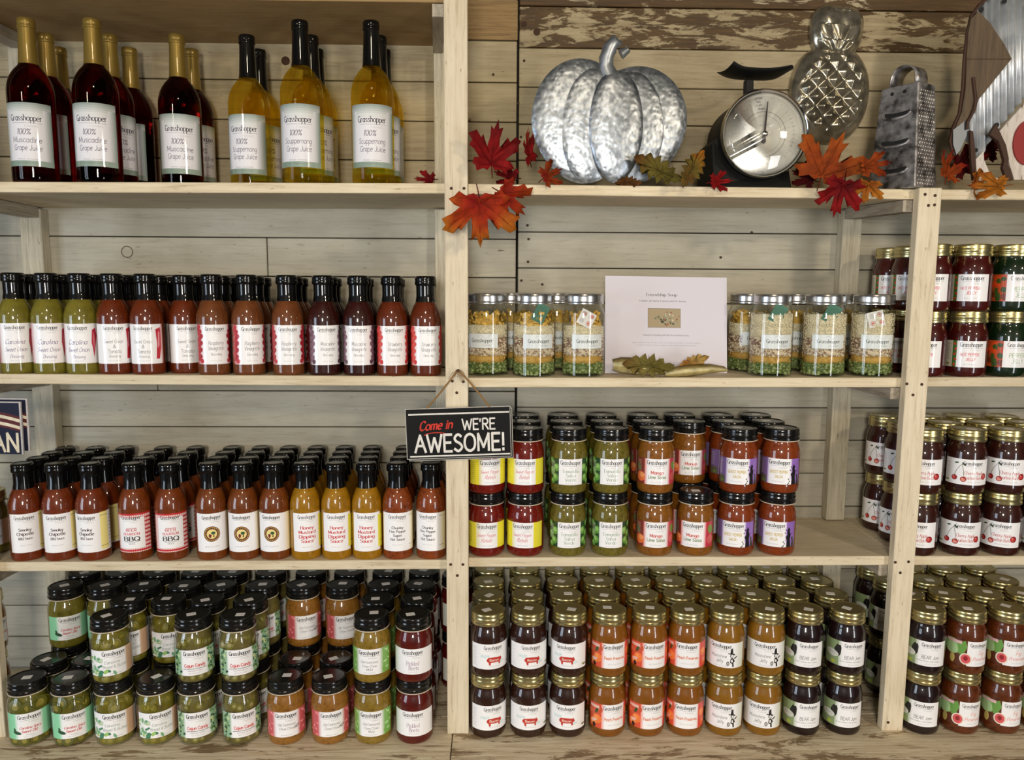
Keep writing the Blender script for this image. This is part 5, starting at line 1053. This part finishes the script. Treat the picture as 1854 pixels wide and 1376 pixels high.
# navy sign at the left edge, two boards
ctr, ex, up, n, wd, ht = quad_frame((-120, 726, -.03), (36, 727, -.03), (43, 823, -.03), (-113, 820, -.03))
ns = empty('striped_sign'); framed(ns, ctr, ex, up); tag(ns, 'navy sign with cream stripes and letters AN cut off by the left edge', 'sign')
hw, hh = wd*500, ht*500
for nm_, dx, dy, dz in (('sign_board', 0, 0, 0), ('rear_board', .0085, .007, .005)):
    b = MB(); b.box(-hw/1000+dx, hw/1000+dx, dy, dy+.004, -hh/1000+dz, hh/1000+dz, 0, srgb(196, 192, 190)); b.build(nm_, M['signpaint'], ns, 0)
    p = Print(None); NV = srgb(28, 30, 52); CRM = srgb(226, 214, 188); MR = srgb(92, 40, 42)
    p.rect(-hw, -hh, hw-3, hh-2, NV); e_ = hw-3
    def band(t, w_, col):
        q = [(-hw+(e_+hw)*i/12, t-(i/12)**3*16) for i in range(13)]
        for i in range(12): p.poly([q[i], (q[i][0], q[i][1]-w_), (q[i+1][0], q[i+1][1]-w_), q[i+1]], col)
        p.up()
    band(hh-12, 5, MR); band(hh-17, 6, CRM); band(hh-23, 7, MR); band(hh-30, 6, CRM); band(hh-36, 4, MR)
    if dx == 0: p.text('AN', e_-28, -hh+5, 34, CRM, 'cond', fit=50)
    q_ = p.mb.build('sign_print' if dx == 0 else 'rear_print', M['signpaint'], ns, 0); q_.location = (dx, dy-.0003, dz)
b = MB(); b.tube([ctr+Vector((-.03, .004, .04)), ctr+Vector((-.002, .0, .14)), ctr+Vector((.02, .004, .04))], .0015, 6); o = b.build('twine', M['twine']); o.parent = ns; o.matrix_parent_inverse = ns.matrix_world.inverted()

# ------------------------------------------------------------------ galvanized pumpkin tray
def metal(name, c1, c2, rough, scale, strength, met=.95, vor=True):
    m, nt, b = newmat(name); N = nt.nodes; L = nt.links; tc = N.new('ShaderNodeTexCoord')
    v = N.new('ShaderNodeTexVoronoi'); v.inputs['Scale'].default_value = scale; v.feature = 'SMOOTH_F1'; n_ = N.new('ShaderNodeTexNoise'); n_.inputs['Scale'].default_value = scale*.7; n_.inputs['Detail'].default_value = 4
    L.new(tc.outputs['Object'], v.inputs['Vector']); L.new(tc.outputs['Object'], n_.inputs['Vector'])
    r_ = ramp(nt, [(.35, c1), (.65, c2)]); L.new(n_.outputs['Fac'], r_.inputs[0]); L.new(r_.outputs[0], b.inputs['Base Color'])
    b.inputs['Metallic'].default_value = met; b.inputs['Roughness'].default_value = rough
    bp = N.new('ShaderNodeBump'); bp.inputs['Strength'].default_value = strength; bp.inputs['Distance'].default_value = .0025; L.new(v.outputs['Distance'] if vor else n_.outputs['Fac'], bp.inputs['Height']); L.new(bp.outputs[0], b.inputs['Normal']); return m
M['galv'] = metal('hammered_galvanized', srgb(126, 132, 138), srgb(182, 188, 194), .38, 120, .34, .9)
M['galv_s'] = metal('smooth_galvanized', srgb(160, 166, 172), srgb(192, 198, 204), .4, 60, .12, .8)
YP = .045
def PX(px, py, Y=YP): return pt(px, py, Y)
pk = empty('pumpkin_tray', PX(1104, 332)+Vector((0, .01, 0))); pk.location.z = S1R.z(pk.location.x, YP)+.001; tag(pk, 'galvanized metal pumpkin-shaped tray standing on the top shelf', 'decoration')
def lobe(cx, cy, rx, ryt, ryb, y, dome, mat=None, pinch=.25, lean=0.):
    c = PX(cx, cy); k = 1/pxs(YP, c.z); b = MB(); NR, NA = 12, 48; vs = [Vector((c.x, y-dome, c.z))-pk.location]
    for j in range(1, NR+1):
        r_ = j/NR
        for i in range(NA):
            a = 2*PI*i/NA; s_, cc = math.sin(a), math.cos(a); ry = ryt if s_ > 0 else ryb
            x = rx*cc*r_*(1-pinch*max(0, -s_)**1.5*r_)+lean*s_*r_*r_; z = ry*s_*r_
            d = dome*max(0, 1-r_**2.2)**.6
            vs.append(Vector((c.x+x*k, y-d, c.z+z*k))-pk.location)
    for i in range(NA): vs.append(vs[1+(NR-1)*NA+i]+Vector((0, .003, 0)))
    fs = [(0, 1+(i+1) % NA, 1+i) for i in range(NA)]
    for j in range(NR): fs += [(1+j*NA+i, 1+j*NA+(i+1) % NA, 1+(j+1)*NA+(i+1) % NA, 1+(j+1)*NA+i) for i in range(NA)]
    b.add(vs, fs); o = b.build('pumpkin_rib', mat or M['galv'], pk, 60); return o
lobe(1054, 222, 92, 112, 108, .046, .012, pinch=.12, lean=-4)
lobe(1152, 220, 93, 97, 110, .046, .012, pinch=.12, lean=3)
lobe(1070, 228, 63, 99, 102, .040, .010, pinch=.1, lean=2)
lobe(1142, 226, 66, 92, 104, .040, .010, pinch=.1, lean=-2)
lobe(1113, 232, 52, 98, 99, .033, .011, pinch=.1)
b = MB(); q = [PX(1103, 138), PX(1098, 122), PX(1098, 105), PX(1104, 88), PX(1114, 74), PX(1126, 80)]; b.tube([v+Vector((0, .004, 0))-pk.location for v in q], [.019, .0155, .014, .0145, .013, .004], 14); o = b.build('pumpkin_stem', M['galv_s'], pk, 50)
b = MB(); b.tube([PX(1124, 98)-pk.location, PX(1137, 90)-pk.location+Vector((0, 0, 0)), PX(1135, 84)-pk.location], [.010, .006, .002], 10); b.build('stem_tip', M['galv_s'], pk, 50)

# ------------------------------------------------------------------ kitchen scale
M['enamel'] = pmat('black_enamel', (.006, .006, .005), .55, spec=.25); M['chrome'] = pmat('polished_chrome', srgb(196, 194, 188), .12, 1.)
SY = .012
c = pt(1383, 243, SY); bx = c.x; zs = S1R.z(bx, .05)+.0003
sca = empty('kitchen_scale', (bx, SY, zs)); tag(sca, 'old black spring scale with round white dial on the top shelf', 'scale'); cz = c.z-zs; kp = 1/pxs(SY, c.z)
def ylathe(prof, seg, name, mat, par, sm=40):   # lathe about the y axis through the dial centre; prof = (r, y)
    b = MB(); b.lathe([(r_, -y) for r_, y in prof], seg); b.v = [(x, -z, y+cz) for x, y, z in b.v]; return b.build(name, mat, par, sm)
RDl = 79*kp
ylathe([(RDl*.2, .118), (RDl*.86, .118), (RDl*.95, .108), (RDl*.97, .012), (RDl*.96, .002)], 48, 'case', M['enamel'], sca)
b = MB(); zb = cz-.004; b.add([(x, y, z) for x, y, z in ((-.088, .0, .0), (.062, .0, .0), (.062, .125, 0), (-.088, .125, 0), (-.088, .02, .085), (.062, .02, .04), (.062, .118, .04), (-.088, .118, .085), (-.068, .02, .105), (-.068, .118, .105))],
  [(0, 1, 5, 4), (1, 2, 6, 5), (2, 3, 7, 6), (3, 0, 4, 7), (4, 5, 8), (8, 5, 6, 9), (7, 9, 6), (4, 8, 9, 7), (0, 3, 2, 1)]); b.v = [(x, y+.01, z) for x, y, z in b.v]; o = b.build('base', M['enamel'], sca, 0); bevel(o, .003, 2)
ylathe([(RDl*.955, .004), (RDl*1.0, .003), (RDl*1.01, -.004), (RDl*.985, -.010), (RDl*.95, -.008), (RDl*.93, .001)], 64, 'dial_rim', M['chrome'], sca, 60)
p = Print(None); S_ = RDl*1000*.93; p.ell(0, 0, S_, S_, srgb(226, 222, 206), 0, 64); p.ring(0, 0, S_*.9, S_*.905, GREY, 72); p.ring(0, 0, S_*.54, S_*.55, srgb(90, 88, 84), 60); p.ring(0, 0, S_*.44, S_*.445, srgb(120, 118, 112), 60)
for k in range(120):
    a = 2*PI*k/120; r0 = S_*(.84 if k % 5 else .78); p.poly([(r0*math.cos(a)-.12*math.sin(a), r0*math.sin(a)+.12*math.cos(a)), (S_*.9*math.cos(a)-.12*math.sin(a), S_*.9*math.sin(a)+.12*math.cos(a)), (S_*.9*math.cos(a)+.12*math.sin(a), S_*.9*math.sin(a)-.12*math.cos(a)), (r0*math.cos(a)+.12*math.sin(a), r0*math.sin(a)-.12*math.cos(a))], srgb(60, 58, 54))
p.up()
for k in range(8, 92):
    a = PI/2-2*PI*k/100; p.text(str(k), S_*.935*math.cos(a), S_*.935*math.sin(a), 1.9, srgb(40, 38, 36), 'sans', rot=a-PI/2)
for k in range(6, 44):
    a = PI/2-2*PI*k/48; p.text(str(k % 16 or 1), S_*.72*math.cos(a), S_*.72*math.sin(a), 2.4, srgb(40, 38, 36), 'sans', rot=a-PI/2)
for k in range(24):
    a = 2*PI*k/24; p.poly([(S_*f_*math.cos(a)+s_*.1*math.sin(a), S_*f_*math.sin(a)-s_*.1*math.cos(a)) for f_, s_ in ((.47, 1), (.66, 1), (.66, -1), (.47, -1))], srgb(130, 126, 118))
p.up(); C3 = srgb(40, 38, 36)
p.text('LETTERS', -14, S_*.82, 2.8, C3, 'bold', rot=.2).text('MAIL', -13, S_*.74, 2.8, C3, 'bold', rot=.2).text('1ST 2ND', -13, S_*.66, 2.6, C3, 'bold', rot=.2).text('PAPERS', -8, S_*.58, 2.6, C3, 'bold', rot=.1).text('3', -S_*.36, 0, 4.6, C3, 'sans', rot=PI/2).rect(-S_*.8, -.2, -S_*.36, .2, GREY)
p.text('HOUSEHOLD', -2, S_*.2, 2.4, GREY, 'sans', rot=.15)
o = p.mb.build('dial_face', M['paper'], sca, 0); o.location = (0, .0005, cz)
b = MB(); b.prism([(-.0022, -.004), (-.0007, .058), (.0007, .058), (.0022, -.004)], -.0040, -.0030); b.prism([(-.002, -.002), (-.005, -.014), (0, -.018), (.004, -.014), (.002, -.002)], -.0040, -.0030); b.v = [(x*math.cos(-.06)-z*math.sin(-.06), y, x*math.sin(-.06)+z*math.cos(-.06)+cz) for x, y, z in b.v]; b.build('needle', pmat('needle_steel', srgb(60, 58, 60), .3, .8), sca, 0)
ylathe([(.0066, -.003), (.0062, -.006), (.004, -.0085), (.001, -.0092)], 20, 'needle_hub', M['chrome'], sca, 180)
ylathe([(RDl*.95, -.007), (RDl*.8, -.0105), (RDl*.5, -.0135), (RDl*.2, -.015), (.0005, -.0153)], 48, 'dial_glass', thin_glass('dial_window_glass'), sca, 180)
t0 = pt(1365, 146, SY+.05).z-zs
b = MB(); b.box(-.024, -.008, .045, .06, cz+.070, t0+.002); o = b.build('platform_stem', M['enamel'], sca, 0); bevel(o, .002)
b = MB(); near = catmull([(1328, 112), (1345, 121), (1370, 124), (1402, 124), (1435, 119)], 5); far = catmull([(1298, 132), (1320, 142), (1362, 146), (1404, 143), (1437, 120)], 5); NX = len(near)-1; NY = 5; vs = []
for i in range(NX+1):
    A, B = pt(*near[i], .022), pt(*far[i], .100)
    for j in range(NY+1):
        v = A.lerp(B, j/NY)-Vector((0, 0, .006*math.sin(PI*j/NY)))-Vector((bx, SY, zs)); vs.append(tuple(v))
b.add(vs, [(i*(NY+1)+j, i*(NY+1)+j+1, (i+1)*(NY+1)+j+1, (i+1)*(NY+1)+j) for i in range(NX) for j in range(NY)]); o = b.build('weighing_platform', M['enamel'], sca, 60); o.modifiers.new('thickness', 'SOLIDIFY').thickness = .002

# ------------------------------------------------------------------ pineapple mould on the wall
M['tin'] = metal('tarnished_tin', srgb(136, 130, 114), srgb(190, 182, 162), .22, 70, .1, .78)
YN = YW-.004; pc = pt(1498, 176, YN); kn = 1/pxs(YN, pc.z)
pin = empty('pineapple_mould', pc); tag(pin, 'shiny metal pineapple-shaped mould hung on the plank wall', 'decoration')
def relief(name, cx, cy, outline, height, fn, rot):
    c0 = pt(cx, cy, YN)-pc; b = MB(); NR, NA = 44, 120; vs = [Vector((c0.x, -height-fn(0, 0, 0), c0.z))]; cr_, sr = math.cos(rot), math.sin(rot)
    for j in range(1, NR+1):
        for i in range(NA):
            a = 2*PI*i/NA; R_ = outline(a); r_ = j/NR; x, z = R_*math.cos(a)*r_, R_*math.sin(a)*r_
            y = -height*max(0, 1-r_**3.0)**.6-fn(x, z, r_); vs.append(Vector((c0.x+(x*cr_-z*sr)*kn, y, c0.z+(x*sr+z*cr_)*kn)))
    fs = [(0, 1+(i+1) % NA, 1+i) for i in range(NA)]
    for j in range(NR-1): fs += [(1+j*NA+i, 1+j*NA+(i+1) % NA, 1+(j+1)*NA+(i+1) % NA, 1+(j+1)*NA+i) for i in range(NA)]
    fs.append(tuple(1+(NR-1)*NA+i for i in range(NA))[::-1]); b.add(vs, fs); return b.build(name, M['tin'], pin, 60)
def dia(x, z, r_):
    m_ = max(0, min(1, (.84-r_)*9))
    if m_ == 0: return 0
    u = (x*.72+z*.72+200)/22.5; v = (-x*.72+z*.72+200)/22.5; fu, fv = abs(u % 1-.5)*2, abs(v % 1-.5)*2
    return m_*(.008*(1-max(fu, fv))-.001)
def crown(x, z, r_):
    a = math.atan2(x, z+52); m_ = max(0, min(1, (.86-r_)*8)); return m_*.0065*(abs(math.sin(a*5.2+math.floor((z+50)/26)*1.57))**.8)*(1-.3*((z+50) % 26)/26)
def sup(rx, rt, rb, e=2.3, top=.0):
    def f(a):
        cc, s_ = math.cos(a), math.sin(a); ry = rt if s_ > 0 else rb; rxx = rx*(1-top*max(0, s_)**2) if top > 0 else rx*(1+top*max(0, -s_)**2)
        return 1/((abs(cc)/rxx)**e+(abs(s_)/ry)**e)**(1/e)
    return f
relief('mould_body', 1500, 170, sup(74, 86, 90, 2.2), .030, dia, -.06)
relief('mould_crown', 1514, 54, sup(49, 42, 54, 3.0, -.2), .024, crown, -.08)

# ------------------------------------------------------------------ box grater
M['grater'] = metal('worn_grater_tin', srgb(84, 80, 78), srgb(206, 202, 200), .32, 75, .2, .7, False)
M['dark'] = pmat('dark_opening', (.01, .01, .01), .8)
GY = .035; c = pt(1632, 342, GY); gz = S1R.z(c.x, GY)+.0005
gr = empty('box_grater', (c.x, GY, gz), -math.radians(60)); tag(gr, 'four-sided metal box grater with arched handle on the top shelf', 'grater')
gh = pt(1632, 158, GY).z-gz; W0, D0, W1, D1 = .048, .034, .037, .027
b = MB(); b.add([(sx*w_, sy*d_, z) for w_, d_, z in ((W0, D0, 0), (W1, D1, gh)) for sx, sy in ((-1, -1), (1, -1), (1, 1), (-1, 1))], [(0, 1, 5, 4), (1, 2, 6, 5), (2, 3, 7, 6), (3, 0, 4, 7), (4, 5, 6, 7), (3, 2, 1, 0)]); o = b.build('grater_body', M['grater'], gr, 0); bevel(o, .0022, 2)
def ff(u, h, off=0.):   # point on the broad front face: u across in [-1, 1], h up in [0, 1]
    w_ = W0+(W1-W0)*h; d_ = D0+(D1-D0)*h; return Vector((u*w_, -d_-off, h*gh))
def sf(u, h, off=0.):   # point on the narrow right face
    w_ = W0+(W1-W0)*h; d_ = D0+(D1-D0)*h; return Vector((w_+off, u*d_, h*gh))
for h in (.16, .43, .70):
    b = MB(); q = [ff(-.62+1.24*i/12, h+.012*(1-((i-6)/6)**2)*-1, .0008) for i in range(13)]; t = [v+Vector((0, 0, .012)) for v in q]; t = [ff(-.62+1.24*i/12, h+.05-.012*(1-((i-6)/6)**2), .0005) for i in range(13)]
    b.add(q+t, [(i, i+1, 14+i, 13+i) for i in range(12)]); b.build('slot_opening', M['dark'], gr, 0)
    b = MB(); b.tube([ff(-.70+1.4*i/14, h-.012-.05*(1-((i-7)/7)**2)**.5+.04, .002+.004*(1-((i-7)/7)**2)) for i in range(15)], .0028, 8); b.build('slicing_blade', M['grater'], gr, 60)
b = MB()
for i in range(7):
    for j in range(26):
        u = -.78+1.56*(i+(.5 if j % 2 else 0))/6.5; h = .04+.92*j/26; p_ = sf(u, h, .0); s_ = .0020
        b.add([p_+Vector((.0002, -s_, -s_*.8)), p_+Vector((.0002, s_, -s_*.8)), p_+Vector((.0002, s_, s_*.8)), p_+Vector((.0002, -s_, s_*.8)), p_+Vector((.0012, 0, s_*.3))], [(0, 1, 4), (1, 2, 4), (2, 3, 4), (3, 0, 4)])
o = b.build('grating_teeth', M['grater'], gr, 0); o['kind'] = 'stuff'
for u in (-.35, .3):
    b = MB(); b.tube([ff(u, .93, .0), ff(u, .93, .001)], .0035, 12); b.build('rivet_hole', M['dark'], gr, 40)
b = MB(); hh_ = pt(1640, 123, GY).z-gz-gh; pr = [(-.024*math.cos(PI*i/16), hh_*math.sin(PI*i/16)**.6) for i in range(17)]
vs = [(x, y, gh+z+.0005) for x, z in pr for y in (-.019, .019)]; b.add(vs, [(2*i, 2*i+1, 2*i+3, 2*i+2) for i in range(16)]); o = b.build('handle', M['grater'], gr, 60); o.modifiers.new('thickness', 'SOLIDIFY').thickness = .002

# ------------------------------------------------------------------ corrugated metal and wood cut-out at the right edge
M['rust'] = pmat('rust_brown_edge', srgb(64, 38, 22), .7, bump=(120, .4)); M['cutwood'] = wood('dark_cutout_wood', 'z', srgb(98, 80, 58), srgb(78, 62, 44), srgb(50, 36, 26), .6)
M['distress'] = wood('distressed_white', 'z', srgb(214, 206, 196), srgb(196, 186, 174), srgb(120, 80, 60), .7, .35, srgb(140, 96, 70), 30.)
M['corr'] = metal('corrugated_zinc', srgb(176, 182, 188), srgb(216, 220, 224), .35, 40, .06, .45); M['zinc'] = pmat('flat_grey_zinc', srgb(112, 118, 124), .4, .6); M['redpaint'] = pmat('red_paint', srgb(140, 16, 16), .5)
CY = .055
cut = empty('metal_cutout', pt(1800, 335, CY)); cut.location.z = S1R.z(cut.location.x, CY)+.0005 if cut.location.x < XR else S1X.z(cut.location.x, CY)+.0005
tag(cut, 'rustic animal-shaped cut-out of corrugated metal and wood at the right edge', 'decoration'); c0 = cut.location
def cpoly(name, pts, dy, th, mat, clampz=True):
    q = [pt(a, b_, CY) for a, b_ in pts]; b = MB(); b.prism([(v.x-c0.x, max(v.z-c0.z, 0)) for v in q][::-1], dy, dy+th); return b.build(name, mat, cut, 0)
# corrugated sheet: a strip grid cut along the outline, ridges running up and down
ol = [(1766, 24), (1780, 6), (1796, -8), (1890, -14), (1900, 120), (1880, 152), (1856, 180), (1806, 238), (1778, 285), (1762, 291), (1757, 262), (1749, 246), (1748, 225), (1770, 195), (1775, 160), (1800, 90)]
def span(x):
    ys = []
    for i in range(len(ol)):
        (x0, y0), (x1, y1) = ol[i], ol[(i+1) % len(ol)]
        if (x0 <= x < x1) or (x1 <= x < x0): ys.append(y0+(y1-y0)*(x-x0)/(x1-x0))
    return (min(ys), max(ys)) if ys else None
b = MB(); vs = []; nc = 0; N_ = 110
for i in range(N_+1):
    x = 1749.5+(1899-1749.5)*i/N_; sp_ = span(x)
    if not sp_: continue
    dy = .0035*math.sin((x-1749)/13.2*2*PI)
    for t in (0, 1): v = pt(x, sp_[t], CY)-c0; vs.append((v.x, .006+dy, v.z))
    nc += 1
b.add(vs, [(2*i, 2*i+1, 2*i+3, 2*i+2) for i in range(nc-1)]); o = b.build('corrugated_sheet', M['corr'], cut, 60); o.modifiers.new('thickness', 'SOLIDIFY').thickness = .001
cpoly('wood_panel', [(1768, 22), (1755, 36), (1750, 60), (1747, 108), (1745, 160), (1738, 205), (1727, 232), (1748, 217), (1762, 205), (1768, 182), (1790, 155), (1828, 108), (1816, 84), (1790, 45)], -.006, .006, M['cutwood'])
cpoly('wood_seam', [(1747, 108), (1747, 109.5), (1827, 109.5), (1828, 108)], -.0066, .0006, M['rust'])
cpoly('zinc_tip', [(1723, 236), (1748, 217), (1751, 238), (1736, 272), (1729, 281), (1723, 262)], -.005, .006, M['zinc'])
b = MB(); q = [(1790, -6), (1772, 10), (1758, 30), (1751, 60), (1746, 108), (1743, 160), (1737, 205), (1724, 234), (1720, 256), (1724, 274), (1729, 282)]; b.tube([pt(a, y_, CY)-c0 for a, y_ in q], .0032, 8); b.build('rusty_rim', M['rust'], cut, 60)
b = MB(); q = [(1762, 140), (1765, 165), (1767, 180), (1764, 196), (1758, 210), (1751, 222), (1751, 234)]; b.tube([pt(a, y_, CY-.008)-c0 for a, y_ in q], .0030, 8); b.build('rusty_rim', M['rust'], cut, 60)
cpoly('white_panel', [(1762, 292), (1779, 274), (1780, 290), (1792, 318), (1814, 327), (1768, 327)], -.003, .006, M['distress'])
cpoly('white_panel', [(1806, 240), (1856, 184), (1895, 160), (1900, 330), (1860, 326), (1834, 326), (1826, 300), (1818, 268)], -.004, .006, M['distress'])
b = MB(); v = pt(1862, 258, CY-.006)-c0; b.prism([(v.x+.030*math.cos(2*PI*i/28), v.z+.043*math.sin(2*PI*i/28)) for i in range(28)], -.008, -.004); b.build('red_patch', M['redpaint'], cut, 0)
b = MB(); v = pt(1866, 262, CY-.006)-c0; b.prism([(v.x+.012*math.cos(2*PI*i/24), v.z+.010*math.sin(2*PI*i/24)) for i in range(24)], -.010, -.0081); b.build('white_spot', M['distress'], cut, 0)
cpoly('wooden_leg', [(1750, 238), (1755, 240), (1759, 275), (1761, 310), (1765, 328), (1755, 328), (1752, 300), (1750, 262)], -.012, .006, M['rust'])
cpoly('wooden_leg', [(1784, 246), (1795, 227), (1804, 246), (1813, 265), (1818, 290), (1816, 300), (1821, 308), (1826, 328), (1815, 328), (1807, 306), (1810, 292), (1800, 258)], -.014, .008, M['rust'])
for a, y_ in ((1777, 17), (1819, 2), (1767, 272), (1805, 226)):
    b = MB(); v = pt(a, y_, CY)-c0; b.lathe([(.0042, 0), (.0042, .002), (.002, .003)], 12); b.v = [(x+v.x, -z+.0015, y+v.z) for x, y, z in b.v]; b.build('bolt', M['dark'], cut, 40)
